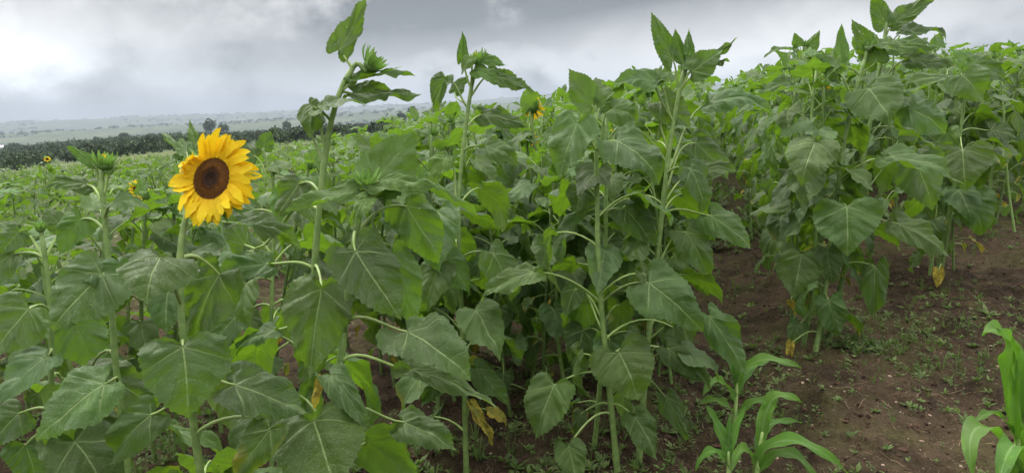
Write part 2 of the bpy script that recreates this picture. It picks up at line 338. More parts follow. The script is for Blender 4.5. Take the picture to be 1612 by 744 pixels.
LEAF, PET, STEM, YOUNG, BRACT, PETAL, DISC = range(7)
def obj(name, mb, parent=None, mats=MATS, loc=None, smooth=True):
    A = mb.arrays(); A = dict(A)
    if loc is not None: A['v'] = A['v']-np.asarray(loc)
    o = bpy.data.objects.new(name, mesh_from(name, A, mats, smooth)); COL.objects.link(o)
    if parent is not None: o.parent = parent
    elif loc is not None: o.location = loc
    return o
def tag(o, label=None, cat=None, group=None, kind=None):
    if label: o['label'] = label
    if cat: o['category'] = cat
    if group: o['group'] = group
    if kind: o['kind'] = kind
    return o
def empty(name, loc, label, cat, group=None):
    o = bpy.data.objects.new(name, None); COL.objects.link(o); o.location = loc; o.empty_display_size = 0.1
    return tag(o, label, cat, group)

# ---- leaf topology
_half = np.array([(0, -0.015), (0.045, -0.07), (0.13, -0.155), (0.25, -0.19), (0.36, -0.15), (0.435, -0.03), (0.455, 0.12), (0.445, 0.27), (0.395, 0.43), (0.31, 0.59), (0.205, 0.745), (0.09, 0.88), (0.03, 0.955), (0, 1.0)])
def outline(n, serr, rng, jag=1.0):
    # closed outline as n points, tip and notch included, from notch round the right side
    h = _half; d = np.r_[0, np.cumsum(np.hypot(*np.diff(h, axis=0).T))]; k = n//2
    s = np.linspace(0, d[-1], k+1)
    # catmull-ish smoothing through dense interpolation
    dd = np.linspace(0, d[-1], 400); hx = np.interp(dd, d, h[:, 0]); hy = np.interp(dd, d, h[:, 1])
    ker = np.ones(21)/21
    hx = np.r_[hx[:10], np.convolve(hx, ker, 'valid'), hx[-10:]]; hy = np.r_[hy[:10], np.convolve(hy, ker, 'valid'), hy[-10:]]
    def side(sg):
        x = np.interp(s, dd, hx); y = np.interp(s, dd, hy)
        tx = np.gradient(x); ty = np.gradient(y); tl = np.hypot(tx, ty)+1e-9
        nx, ny = ty/tl, -tx/tl
        nx, ny = (ny*0+ty/tl), (-tx/tl)
        am = serr*np.where(np.arange(k+1) % 2 == 1, 1, -0.6)*(0.6+0.8*rng.rand(k+1))
        am *= np.clip(np.minimum(np.arange(k+1)/4, (k-np.arange(k+1))/3), 0, 1)
        tt = np.linspace(0, 1, k+1); lob = (0.026*np.sin(tt*9+rng.rand()*6)+0.014*np.sin(tt*21+rng.rand()*6))*jag*np.sin(tt*math.pi)**0.5
        x = x+nx*(am+lob); y = y+ny*(am+lob)*0.6
        return sg*np.maximum(x, 0), y
    rx, ry = side(1); lx, ly = side(-1)
    lx[0] = rx[0] = 0; lx[-1] = rx[-1] = 0; ly[-1] = ry[-1]; ly[0] = ry[0]
    return np.r_[rx, lx[-2:0:-1]], np.r_[ry, ly[-2:0:-1]]
def leaf_flat(n, rings, serr, rng):
    ox, oy = outline(n, serr, rng); m = len(ox)
    rho = (np.arange(1, rings+1)/rings)**0.9
    X = (rho[:, None]*ox[None]).ravel(); Y = (rho[:, None]*oy[None]).ravel(); Rr = np.repeat(rho, m)
    X = np.r_[0, X]; Y = np.r_[0, Y]; Rr = np.r_[0, Rr]; TH = np.r_[0, np.tile(np.arange(m)/m, rings)]
    j = np.arange(m); t = np.stack([np.zeros(m, int), 1+j, 1+(j+1) % m], 1)
    q = []
    for i in range(rings-1):
        a = 1+i*m+j; b = 1+i*m+(j+1) % m; q.append(np.stack([a, a+m, b+m, b], 1))
    q = np.concatenate(q) if q else np.zeros((0, 4), int)
    return X, Y, Rr, TH, q, t
def leaf(mb, A, D, Nn, Ln, rng, W=1.0, bend=0.6, fold=0.25, wave=0.035, curl=0.0, n=48, rings=6, serr=0.012, m=LEAF, tint=None, age=0.0, twist=0.0, sidedroop=0.25):
    X, Y, Rr, TH, q, t = leaf_flat(n, rings, serr, rng)
    D = nrm(D); Nn = nrm(Nn-D*np.dot(Nn, D)); S = np.cross(D, Nn)
    if abs(bend) < 0.02: bend = 0.02
    k = bend/Ln; y = Y*Ln; x = X*Ln*W
    # bend grows towards the tip
    ph = k*y*(0.55+0.45*np.clip(Y, 0, 1))
    cc = np.sin(ph)/np.where(np.abs(ph) < 1e-6, 1, ph)*y; cs = np.where(np.abs(ph) < 1e-6, 0, (1-np.cos(ph))/np.where(np.abs(ph) < 1e-6, 1, ph))*y
    ln = Nn[None]*np.cos(ph)[:, None]+D[None]*np.sin(ph)[:, None]
    f = fold*(1-0.25*Y); ax = np.abs(x)
    h = ax*np.sin(f)-sidedroop*ax*ax/(Ln*W*0.5)
    a1, a2, a3 = rng.rand(3)*6.28; f1, f2 = rng.randint(3, 6), rng.randint(6, 10)
    h = h+Ln*wave*Rr**2*(np.sin(TH*6.283*f1+a1)+0.55*np.sin(TH*6.283*f2+a2))
    h = h+Ln*0.012*np.sin(Y*34-np.abs(X)*26+a3)*np.clip(np.abs(X)*5, 0, 1)
    gx, gy = X*3.2+a1*9, Y*3.2+a2*9
    h = h+Ln*0.30*fbm(gx, gy, 3)*np.clip(Rr*1.4, 0, 1)
    h = h+Ln*curl*np.clip(Y, 0, 1)**3
    tw = twist*np.clip(Y, -0.1, 1)
    lat = x*np.cos(f)
    Sx = S[None]*np.cos(tw)[:, None]+ln*np.sin(tw)[:, None]; Nx = ln*np.cos(tw)[:, None]-S[None]*np.sin(tw)[:, None]
    lr = rng.rand()*0.12-0.06
    V = A[None]+D[None]*cc[:, None]-Nn[None]*cs[:, None]+Sx*(lat+lr*y*Y)[:, None]+Nx*h[:, None]
    mb.add(V, q, t, m, np.stack([X, Y, Rr], 1), rng.rand() if tint is None else tint, age)
def tube(mb, pts, rad, m=STEM, n=8, tint=0.5, age=0, cap=True):
    pts = np.asarray(pts, float); k = len(pts); rad = np.broadcast_to(rad, (k,)) if np.isscalar(rad) else np.asarray(rad)
    T = np.gradient(pts, axis=0); T /= np.linalg.norm(T, axis=1)[:, None]+1e-9
    ref = np.array([0.31, 0.9, 0.12]) if abs(T[0][1]) < 0.8 else np.array([1.0, 0, 0.1])
    V = []
    a = np.arange(n)/n*2*math.pi
    for i in range(k):
        s = nrm(np.cross(T[i], ref)); u = np.cross(s, T[i]); V.append(pts[i]+rad[i]*(np.cos(a)[:, None]*s+np.sin(a)[:, None]*u))
    V = np.concatenate(V); j = np.arange(n); q = []
    for i in range(k-1): q.append(np.stack([i*n+j, i*n+(j+1) % n, (i+1)*n+(j+1) % n, (i+1)*n+j], 1))
    t = None
    if cap:
        V = np.r_[V, pts[-1:]+T[-1]*rad[-1]*0.5]; t = np.stack([(k-1)*n+j, (k-1)*n+(j+1) % n, np.full(n, k*n)], 1)
    mb.add(V, np.concatenate(q), t, m, None, tint, age)
def bez(p0, p1, p2, p3, n=9):
    t = np.linspace(0, 1, n)[:, None]; return (1-t)**3*p0+3*(1-t)**2*t*p1+3*(1-t)*t*t*p2+t**3*p3
def strip(mb, path, wid, Nn, m, rng, nw=3, fold=0.2, wave=0.0, tint=None, age=0, lcx=1.0, cup=0.0):
    # a long narrow blade along path with half-widths wid
    path = np.asarray(path, float); k = len(path); T = np.gradient(path, axis=0); T /= np.linalg.norm(T, axis=1)[:, None]+1e-9
    vv = np.linspace(-1, 1, 2*nw+1); V = []; LC = []
    ph = rng.rand()*6
    for i in range(k):
        s = nrm(np.cross(T[i], Nn)); nn = np.cross(s, T[i]); s_ = i/(k-1)
        for v in vv:
            V.append(path[i]+s*v*wid[i]*math.cos(fold)+nn*(abs(v)*wid[i]*math.sin(fold)-cup*v*v*wid[i]+wave*v*abs(v)*math.sin(s_*17+ph+(1.3 if v > 0 else 0)))); LC.append((v*lcx, s_, abs(v)))
    c = 2*nw+1; j = np.arange(c-1); q = np.concatenate([np.stack([i*c+j, i*c+j+1, (i+1)*c+j+1, (i+1)*c+j], 1) for i in range(k-1)])
    mb.add(np.array(V), q[:, ::-1], None, m, np.array(LC), rng.rand() if tint is None else tint, age)
UP = np.array([0, 0, 1.0])
def petiole(mb, S0, A, D, rad, rng, n=9, m=PET, tint=None, seg=7):
    L0 = np.linalg.norm(A-S0); o = nrm((A-S0)*np.array([1, 1, 0.25])+1e-6)
    p1 = S0+0.40*L0*nrm(o*0.75+UP*0.65); dd = nrm(nrm(D)*0.55+o*0.7+UP*0.1); p2 = A-dd*0.35*L0
    pts = bez(S0, p1, p2, A, n); tube(mb, pts, np.linspace(rad*1.25, rad*0.75, n), m, seg, rng.rand() if tint is None else tint, cap=False)
def bud(mb, c, ax, size, rng, nb=26, res=6, yellow=0.0, openk=0.5):
    # green bracts round a domed centre
    ax = nrm(ax); s = nrm(np.cross(ax, [0.2, 0.9, 0.33])); u = np.cross(s, ax)
    # receptacle
    ring = []; rr = [0.25, 0.62, 0.72, 0.5, 0.2]; hh = [-0.35, -0.12, 0.16, 0.34, 0.40]
    tube(mb, [c+ax*size*h for h in hh], [size*r for r in rr], BRACT, 10, 0.35)
    for i in range(nb):
        a = i*2.399+rng.rand()*0.3; lay = i/nb
        d = s*math.cos(a)+u*math.sin(a); r0 = size*(0.62-0.22*lay); l = size*(1.35-0.45*lay)*(0.8+0.4*rng.rand())
        tilt = (0.75-0.65*lay)*openk*2
        p0 = c+d*r0+ax*size*0.02; p1 = p0+d*l*0.45*tilt+ax*l*0.35; p2 = p0+d*l*0.55*tilt+ax*l*0.75; p3 = p0+d*l*(0.35+0.5*rng.rand())*tilt+ax*l*(0.95+0.15*rng.rand())
        path = bez(p0, p1, p2, p3, res); t = np.linspace(0, 1, res); wd = size*0.21*(1-t**1.6)*(0.75+0.8*t)+0.0004
        strip(mb, path, wd, -d+ax*0.2, BRACT, rng, 1, 0.35, tint=rng.rand())
    if yellow > 0:
        for i in range(14):
            a = i*2.399; d = s*math.cos(a)+u*math.sin(a); p0 = c+d*size*0.35+ax*size*0.3
            path = bez(p0, p0+ax*size*0.3, p0+ax*size*0.5-d*size*0.05, p0+ax*size*(0.6+0.3*rng.rand())-d*size*0.2, 4)
            strip(mb, path, size*0.09*np.array([1, 1, 0.7, 0.05]), d, PETAL, rng, 1, 0.2)

def flower(mb_disc, petal_list, mb_br, c, ax, r, pl, rng, npet=34, res=9, up=UP, special=None, full=True):
    """an open head: domed disc of florets, ray petals, bracts behind"""
    ax = nrm(ax); s = nrm(np.cross(up, ax)); u = np.cross(ax, s)
    # disc base
    rr = np.linspace(0, 1, 10); a = np.arange(40)/40*2*math.pi; V = []; LCs = []
    prof = lambda q: r*(0.10*np.sin(np.clip(q*1.25, 0, 1)*math.pi)-0.03+0.0*q)
    for q in rr[1:]:
        V.append(c+ax*prof(q)+r*q*(np.cos(a)[:, None]*s+np.sin(a)[:, None]*u)); LCs += [(0, 0, q)]*40
    V = np.concatenate([[c+ax*prof(0)]]+V); LCs = np.array([(0, 0, 0)]+LCs, float); j = np.arange(40)
    q = np.concatenate([np.stack([1+i*40+j, 1+(i+1)*40+j, 1+(i+1)*40+(j+1) % 40, 1+i*40+(j+1) % 40], 1) for i in range(8)])
    mb_disc.add(V, q, np.stack([np.zeros(40, int), 1+j, 1+(j+1) % 40], 1), DISC, LCs, 0.3)
    nf = 900 if full else 120
    for i in range(nf):
        q = math.sqrt((i+0.5)/nf)*0.985; an = i*2.39996; p = c+ax*prof(q)+r*q*(math.cos(an)*s+math.sin(an)*u)
        w_ = r*(0.026 if full else 0.07); h = r*(0.045+0.03*rng.rand())*(1.3 if q > 0.42 else 0.45)
        d = nrm(math.cos(an)*s+math.sin(an)*u); e = np.cross(ax, d)
        lean = ax*h-d*h*0.35*(1 if q < .8 else -0.6)
        mb_disc.add([p+d*w_, p+e*w_, p-d*w_, p-e*w_, p+lean], None, [(0, 1, 4), (1, 2, 4), (2, 3, 4), (3, 0, 4)], DISC, [(0, 0, q)]*5, float(rng.rand()*0.7+(0.0)))
    for i in range(npet):
        lay = i % 2; an = (i+rng.rand()*0.5)/npet*2*math.pi
        ux, uy = math.cos(an), math.sin(an)
        d = ux*s+uy*u; e = np.cross(ax, d)
        k = dict(l=pl*(0.85+0.3*rng.rand())*(1-0.08*lay), fwd=(rng.rand()-0.45)*0.30+0.12*(1-lay), side=(rng.rand()-0.5)*0.25, tipf=(rng.rand()-0.5)*0.5, w=0.19)
        if special: special(an, k, rng)
        p0 = c+d*r*0.95+ax*(r*0.01-lay*0.004)
        l = k['l']; p1 = p0+d*l*0.35+ax*l*0.10; p2 = p0+d*l*0.70+ax*l*k['fwd']+e*l*k['side']*0.5; p3 = p0+d*l*k.get('rad', 1.0)+ax*l*(k['fwd']*1.2+k['tipf']*0.3)+e*l*k['side']*1.2
        path = bez(p0, p1, p2, p3, res); t = np.linspace(0, 1, res)
        wd = pl*k['w']*np.interp(t, [0, 0.15, 0.4, 0.65, 0.85, 0.95, 1], [0.45, 0.72, 1.0, 0.95, 0.62, 0.30, 0.03])
        mb = MB(); strip(mb, path, wd, nrm(ax+e*(rng.rand()-0.5)*0.7), PETAL, rng, 2, 0.22, wave=pl*0.03, cup=0.15)
        petal_list.append(mb)
    # receptacle and bracts behind
    tube(mb_br, [c-ax*r*1.0, c-ax*r*0.55, c-ax*r*0.25, c-ax*r*0.03], [r*0.22, r*0.55, r*0.92, r*0.99], BRACT, 16, 0.4, cap=False)
    for i in range(26 if full else 12):
        an = i*2.399; d = math.cos(an)*s+math.sin(an)*u; l = r*(0.9+0.6*rng.rand()); p0 = c-ax*r*0.15+d*r*0.9
        path = bez(p0, p0+d*l*0.3, p0+d*l*0.7-ax*l*0.1, p0+d*l*1.0-ax*l*(0.1+0.4*rng.rand()), 6)
        strip(mb_br, path, r*0.22*np.array([1, 1.05, 0.8, 0.5, 0.2, 0.02]), ax, BRACT, rng, 1, 0.25)

# ------------------------------------------------------------------ the setting: one sheet of land
def build_ground():
    tf = np.radians(np.linspace(-40, 40, 460)); tb = np.radians(np.linspace(40, 320, 60)[1:-1])
    th = np.r_[tf, tb]
    r = np.r_[0.3, np.linspace(1.2, 9, 420), np.geomspace(9.05, 7500, 240)]
    T, Rr = np.meshgrid(th, r); X = Rr*np.sin(T); Y = Rr*np.cos(T)
    Z = land(X, Y)+micro(X, Y)
    m = len(th); k = len(r); V = np.stack([X.ravel(), Y.ravel(), Z.ravel()], 1)
    j = np.arange(m); q = np.concatenate([np.stack([i*m+j, i*m+(j+1) % m, (i+1)*m+(j+1) % m, (i+1)*m+j], 1) for i in range(k-1)])
    t = np.stack([np.full(m, len(V)), (j+1) % m, j], 1); V = np.r_[V, [[0, 0, ground(0, 0)]]]
    mb = MB(); mb.add(V, q[:, ::-1], t)
    o = obj('ground', mb, mats=[M_SOIL]); tag(o, kind='structure')
    rr = np.hypot(V[:, 0], V[:, 1]); u = V[:, 0]/np.maximum(V[:, 1], 0.1)
    z = np.clip((rr-7)/8, 0, 1)*np.clip(0.3-u*0.7, 0.15, 1)+np.clip((rr-100)/120, 0, 1)
    z = np.where(rr > 100, np.maximum(z, np.clip((rr-60)/60, 0, 2)), z)
    a = o.data.attributes.new('zone', 'FLOAT', 'POINT'); a.data.foreach_set('value', z.astype(np.float32))
build_ground()

# ------------------------------------------------------------------ sunflowers near the camera, leaf by leaf
def hero_stem(pts, rad0, rad1, rng):
    w_ = [P(*p) for p in pts]                    # from low to high
    lo = w_[0]; nx = w_[1]; dr = (lo-nx); dr = dr/max(0.05, abs(dr[2])); dr = np.clip(dr, -0.25, 0.25)
    bx, by = lo[0]+dr[0]*lo[2]*0.6, lo[1]+dr[1]*lo[2]*0.6
    gz = ground(bx, by); base = np.array([bx, by, gz-0.03])
    if lo[2] > gz+0.12: w_ = [base, (base+lo)/2+(lo-nx)*0.1*np.array([1, 1, 0])]+w_
    else: w_ = [base]+w_[1:]
    w_ = np.array(w_); d = np.r_[0, np.cumsum(np.linalg.norm(np.diff(w_, axis=0), axis=1))]
    s = np.linspace(0, d[-1], 40); pth = np.stack([np.interp(s, d, w_[:, i]) for i in range(3)], 1)
    ker = np.array([1, 2, 3, 2, 1])/9.
    for _ in range(2):
        sm = np.stack([np.convolve(np.pad(pth[:, i], 2, 'edge'), ker, 'valid') for i in range(3)], 1); sm[0] = pth[0]; sm[-1] = pth[-1]; pth = sm
    return base, pth, np.linspace(rad0*0.84, rad1*0.8, 40)*(1+0.05*np.sin(np.linspace(0, 40, 40)))
def pix(p):
    d = p-CAM; z = np.dot(d, Fv); return 806+FPX*np.dot(d, Rv)/z, 372-FPX*np.dot(d, Uv)/z, z

SUNF = 'sunflower plants of the near rows'
heroes = []
def hero(label, stem_px, leaves, fill=6, seed=1, bud_=None, flower_=None, rad=(0.013, 0.009), fillrange=(0.15, 0.6), fillL=0.22, name='sunflower', tall=True):
    rng = np.random.RandomState(seed)
    base, pth, rads = hero_stem(stem_px, rad[0], rad[1], rng)
    org = np.array([base[0], base[1], base[2]+0.03]); root = empty(name, org, label, 'sunflower', SUNF)
    mb = MB(); tube(mb, pth, rads, STEM, 10, 0.5); obj('stem', mb, root, loc=org)
    heroes.append(base[:2])
    ph = np.array([pix(p)[1] for p in pth])
    for lf in leaves:
        sy, bx, by, tx, ty, wpx, db, dt = lf[:8]; o = lf[8] if len(lf) > 8 else {}
        i = int(np.argmin(np.abs(ph-sy))); S0 = pth[i]; dS = pix(S0)[2]
        A = P(bx, by, dS+db); Tp = P(tx, ty, dS+db+dt); ch = Tp-A; cl = np.linalg.norm(ch)
        bend = o.get('bend', 0.55); Ln = cl*(bend/2)/math.sin(bend/2) if abs(bend) > 0.05 else cl
        c_ = nrm(ch); toc = nrm(CAM-A); up = UP
        Nn = o.get('cam', 0.75)*toc+o.get('up', 0.7)*up+o.get('rt', 0.0)*Rv; Nn = nrm(Nn-c_*np.dot(Nn, c_))
        S = np.cross(c_, Nn)
        D = c_*math.cos(bend/2)+Nn*math.sin(bend/2); N2 = Nn*math.cos(bend/2)-c_*math.sin(bend/2)
        W = wpx*(dS+db)/FPX/(0.91*Ln*math.cos(o.get('fold', 0.25)*0.8))
        old = o.get('age', 0) > .5; mb = MB(); petiole(mb, S0, A, D, o.get('pr', 0.0038), rng); W *= .75 if old else 1
        leaf(mb, A, D, N2, Ln, rng, W=W, bend=bend, fold=o.get('fold', 0.7 if old else 0.25), wave=o.get('wave', 0.09 if old else 0.048), curl=o.get('curl', rng.uniform(-.13, .10)), n=76, rings=9,
             serr=o.get('serr', 0.016), m=o.get('m', LEAF), tint=o.get('tint'), age=o.get('age', 0), twist=o.get('twist', (rng.rand()-.5)*0.5), sidedroop=o.get('sd', 0.3))
        q = obj('leaf', mb, root, loc=org)
        if o.get('age', 0) > 0.4: q['label'] = 'yellowing lower leaf'
    # further leaves lower down and behind
    for k in range(fill):
        f = fillrange[0]+(fillrange[1]-fillrange[0])*(k+0.5*rng.rand())/max(1, fill)
        i = int(f*39); S0 = pth[i]; az = k*2.4+rng.rand()+seed
        out = np.array([math.cos(az), math.sin(az)*0.7+0.45, 0]); out = nrm(out)
        pl = 0.10+0.07*rng.rand(); A = S0+out*pl+UP*pl*(0.1+0.5*rng.rand())
        dro = -(0.3+0.9*rng.rand()); D = nrm(out*math.cos(dro)+UP*math.sin(dro)+np.array([0.25, 0, 0]))
        Nn = UP*math.cos(dro)-out*math.sin(dro)+0.2*rng.randn(3)
        ag = max(0, rng.rand()*1.2-0.25) if f < 0.3 else 0
        Ln = fillL*(0.8+0.4*rng.rand())*(0.75 if f < 0.25 else 1)*(0.6 if ag > .3 else 1)
        mb = MB(); petiole(mb, S0, A, D, 0.0036, rng, 7, seg=6)
        leaf(mb, A, D, Nn, Ln, rng, W=0.85+0.2*rng.rand(), bend=0.4+0.8*rng.rand(), wave=0.05, serr=0.016, n=52, rings=6, age=ag, twist=(rng.rand()-.5)*0.8)
        q = obj('leaf', mb, root, loc=org)
        if ag > 0.4: q['label'] = 'yellowing lower leaf'
    if bud_:
        c = P(*bud_[0]); mb = MB(); bud(mb, c, nrm(bud_[1][0]*Rv+bud_[1][1]*Uv-bud_[1][2]*Fv), bud_[2], rng, nb=30, yellow=bud_[3] if len(bud_) > 3 else 0, openk=bud_[4] if len(bud_) > 4 else .5)
        tube(mb, bez(pth[-1], pth[-1]+(pth[-1]-pth[-3])*0.5, c-nrm(bud_[1][0]*Rv+bud_[1][1]*Uv-bud_[1][2]*Fv)*bud_[2]*0.8, c-nrm(bud_[1][0]*Rv+bud_[1][1]*Uv-bud_[1][2]*Fv)*bud_[2]*0.3, 6), rads[-1]*0.9, STEM, 8)
        obj('bud', mb, root, loc=org)
    return root, org, pth, rng
Y_ = dict(m=YOUNG)
def O(**k): return k
YM = YOUNG

# the flowering plant
root, org, pth, rng = hero('sunflower with one large open yellow bloom, dark brown centre',
    [(316, 744, 1.78), (303, 660, 1.76), (290, 545, 1.74), (281, 440, 1.74), (287, 345, 1.74), (300, 312, 1.79), (318, 292, 1.80)],
    [(560, 288, 545, 303, 660, 137, -0.10, -0.03, O(bend=0.45, cam=1, up=0.35, tint=0.45, fold=0.12, sd=0.2, twist=0)),
     (600, 370, 605, 488, 655, 100, 0.0, 0.03, O(bend=0.3, cam=0.55, up=0.9, tint=0.15)),
     (470, 252, 405, 228, 482, 118, -0.12, -0.06, O(bend=1.0, cam=0.5, up=1, tint=0.3, sd=0.5)),
     (400, 345, 432, 300, 545, 90, 0.08, 0.02, O(tint=0.1)),
     (640, 238, 652, 175, 730, 80, 0.05, 0.0, O(tint=0.2, bend=0.8)),
     (690, 425, 675, 366, 760, 60, -0.05, 0.0, O(cam=1, up=0.2, tint=0.3, age=0.2)),
     (350, 295, 240, 255, 208, 26, 0.06, 0.1, O(m=YM, tint=0.5, bend=0.2, fold=0.5)),
     (350, 310, 238, 298, 190, 22, 0.07, 0.05, O(m=YM, tint=0.6, bend=-0.2, fold=0.6)),
     (350, 322, 240, 352, 206, 32, 0.08, 0.02, O(m=YM, tint=0.7, bend=0.9, fold=0.4)),
     (345, 275, 252, 258, 275, 34, 0.08, 0.05, O(m=YM, tint=0.7, bend=1.2, fold=0.2)),
     (360, 375, 350, 480, 385, 52, 0.12, 0.05, O(tint=0.25, bend=0.5, fold=0.5, cam=0.4, up=1))],
    fill=5, seed=11, rad=(0.0125, 0.009), fillrange=(0.12, 0.5))
hc = P(333, 281, 1.72)
hax = nrm(-0.28*Rv+0.16*Uv-Fv*0.9)
disc = MB(); petals = []; br = MB()
def special(an, k, rng):
    a = math.degrees(an) % 360        # 0 = right in the picture, 90 = up
    k['w'] = 0.185; k['fwd'] += (rng.rand()-.5)*.35; k['tipf'] *= 1.5
    if 215 < a < 330: k['l'] *= 1.0; k['side'] *= 0.6; k['tipf'] = -0.1
    if 330 <= a or a < 25: k['l'] *= 1.12; k['side'] = -0.15+(rng.rand()-.5)*0.3
    if 25 <= a < 85: k['l'] *= 0.98; k['side'] = -0.55+rng.rand()*0.35; k['fwd'] += 0.1
    if 85 <= a < 130: k['l'] *= 0.85; k['side'] = -0.75+rng.rand()*0.4; k['fwd'] += 0.15
    if 130 <= a < 172: k['l'] *= 0.62; k['rad'] = 0.1+rng.rand()*0.6; k['fwd'] = 0.55; k['side'] = (rng.rand()-.5)*1.2
    if 172 <= a < 200: k['l'] *= 0.80; k['side'] = (rng.rand()-.3)*0.9; k['fwd'] = 0.25
    if 200 <= a < 235: k['l'] *= 0.85; k['side'] = 0.5+rng.rand()*0.4; k['rad'] = 0.8
flower(disc, petals, br, hc, hax, 0.050, 0.061, rng, npet=62, special=special)
fh = obj('flower_head', br, root, loc=org)
o = obj('seed_disc', disc, root, loc=org); o.parent = fh
for mb in petals: obj('petal', mb, fh, loc=org)

hero('sunflower with pointed closed bud just left of the big yellow bloom',
    [(190, 640, 2.05), (180, 560, 2.04), (176, 480, 2.04), (170, 400, 2.04), (163, 330, 2.04), (160, 285, 2.04)],
    [(300, 146, 258, 106, 231, 22, 0.0, 0.0, O(m=YM, bend=0.2, fold=0.5, tint=0.6, cam=1, up=.5)),
     (300, 178, 270, 236, 262, 34, 0.0, 0.02, O(bend=0.6, tint=0.6, fold=0.4, up=1, cam=.2)),
     (330, 138, 290, 72, 302, 40, 0.04, 0.02, O(bend=0.9, tint=0.5)),
     (350, 180, 318, 236, 330, 52, -0.06, 0.0, O(bend=0.9, tint=0.4, up=1, cam=.4)),
     (360, 128, 345, 92, 402, 55, 0.02, -0.02, O(bend=0.5, tint=0.5, m=YM)),
     (470, 160, 432, 86, 518, 118, -0.12, -0.05, O(bend=0.7, tint=0.5, cam=.8, up=.7, twist=0)),
     (430, 152, 420, 186, 470, 60, -0.1, -0.02, O(bend=0.6, tint=0.4)),
     (610, 164, 604, 60, 692, 112, -0.20, -0.05, O(bend=0.6, tint=0.75, cam=.6, up=.9, twist=0.1)),
     (560, 148, 590, 250, 640, 80, 0.1, 0.05, O(tint=0.2))],
    fill=5, seed=12, bud_=((165, 262, 2.04), (0.1, 1, 0.2), 0.030, 0.6, 0.7), rad=(0.013, 0.009))

hero('tallest sunflower left of centre, nodding spiky bud and one upright leaf against the sky',
    [(482, 690, 2.1), (486, 600, 2.1), (492, 480, 2.1), (496, 400, 2.1), (505, 300, 2.1), (515, 215, 2.1), (527, 160, 2.1), (541, 118, 2.1), (555, 107, 2.1)],
    [(112, 535, 78, 576, -2, 44, 0.0, 0.0, O(m=LEAF, bend=-0.5, fold=0.5, tint=0.75, cam=1, up=0, rt=-0.4, pr=0.0038)),
     (140, 562, 127, 654, 122, 30, 0.0, 0.0, O(bend=0.5, fold=0.5, tint=0.6, cam=.3, up=1, twist=.2)),
     (150, 560, 148, 661, 158, 42, 0.02, 0.0, O(bend=0.5, fold=0.45, tint=0.2, cam=.6, up=1)),
     (195, 506, 172, 572, 176, 52, -0.04, -0.02, O(bend=1.0, fold=0.35, tint=0.75, cam=.5, up=1)),
     (245, 492, 168, 484, 218, 44, -0.02, -0.02, O(bend=0.8, fold=-0.5, tint=0.45, cam=1, up=0.3)),
     (255, 488, 165, 505, 172, 30, 0.03, 0.0, O(bend=0.9, fold=0.6, tint=0.3)),
     (430, 506, 455, 486, 592, 104, -0.15, -0.04, O(bend=0.7, fold=0.25, tint=0.55, cam=1, up=.4, twist=0.1)),
     (420, 420, 415, 332, 432, 56, 0.0, -0.05, O(bend=0.4, fold=0.3, tint=0.4)),
     (300, 470, 290, 440, 345, 60, 0.08, 0, O(tint=0.15)),
     (520, 430, 520, 368, 560, 50, 0.0, -0.02, O(tint=0.6, bend=.6, up=1, cam=.3)),
     (340, 385, 385, 345, 330, 44, 0.2, 0, O(tint=0.3))],
    fill=7, seed=13, bud_=((583, 106, 2.1), (0.62, 0.75, 0.1), 0.034, 0, 0.9), rad=(0.0145, 0.0095), fillrange=(0.12, 0.55))

hero('sunflower left of centre with bright green new bud ringed by broad young leaves',
    [(520, 680, 1.95), (533, 600, 1.95), (542, 520, 1.95), (552, 420, 1.95), (562, 350, 1.95), (572, 310, 1.95)],
    [(320, 590, 284, 657, 206, 92, 0.02, 0.02, O(m=YM, bend=-0.3, fold=0.2, tint=0.45, cam=1, up=.1, twist=0, rt=-.2)),
     (320, 560, 300, 462, 343, 48, -0.02, 0.0, O(m=YM, bend=0.7, fold=0.3, tint=0.5, cam=.5, up=1)),
     (320, 598, 285, 762, 330, 52, -0.03, -0.06, O(m=YM, bend=0.5, fold=0.25, tint=0.45, cam=.4, up=1)),
     (320, 588, 305, 700, 300, 40, 0.05, 0.0, O(m=YM, bend=0.5, fold=0.3, tint=0.7, cam=.3, up=1)),
     (325, 578, 312, 560, 350, 34, -0.06, -0.04, O(m=YM, bend=0.9, tint=0.7)),
     (370, 640, 325, 690, 420, 80, 0.1, 0.04, O(tint=0.5, bend=.6)),
     (360, 560, 395, 622, 505, 108, -0.10, 0.0, O(bend=0.5, tint=0.05, cam=.8, up=.4)),
     (390, 615, 405, 655, 515, 76, 0.10, 0.0, O(bend=0.4, tint=0.5, m=YM, cam=1, up=.1)),
     (510, 642, 522, 746, 592, 112, -0.08, -0.08, O(bend=0.6, tint=0.35, cam=.55, up=.9, twist=0, fold=.2)),
     (560, 648, 582, 778, 650, 50, -0.02, -0.06, O(bend=0.6, tint=0.7, cam=.3, up=1)),
     (620, 520, 590, 582, 682, 48, -0.05, -0.05, O(bend=0.8, tint=0.9, fold=.4)),
     (640, 636, 664, 724, 713, 66, 0.05, -0.03, O(bend=0.5, tint=0.35)),
     (650, 494, 662, 528, 775, 158, -0.12, -0.06, O(bend=0.6, tint=0.3, cam=.9, up=.6, twist=0)),
     (600, 505, 598, 494, 645, 26, -0.05, -0.02, O(age=0.95, bend=0.6)),
     (470, 510, 520, 470, 600, 66, 0.1, 0, O(tint=0.1))],
    fill=4, seed=14, bud_=((577, 290, 1.93), (0.05, 0.9, 0.5), 0.024, 0.0, 0.9), rad=(0.0145, 0.010))

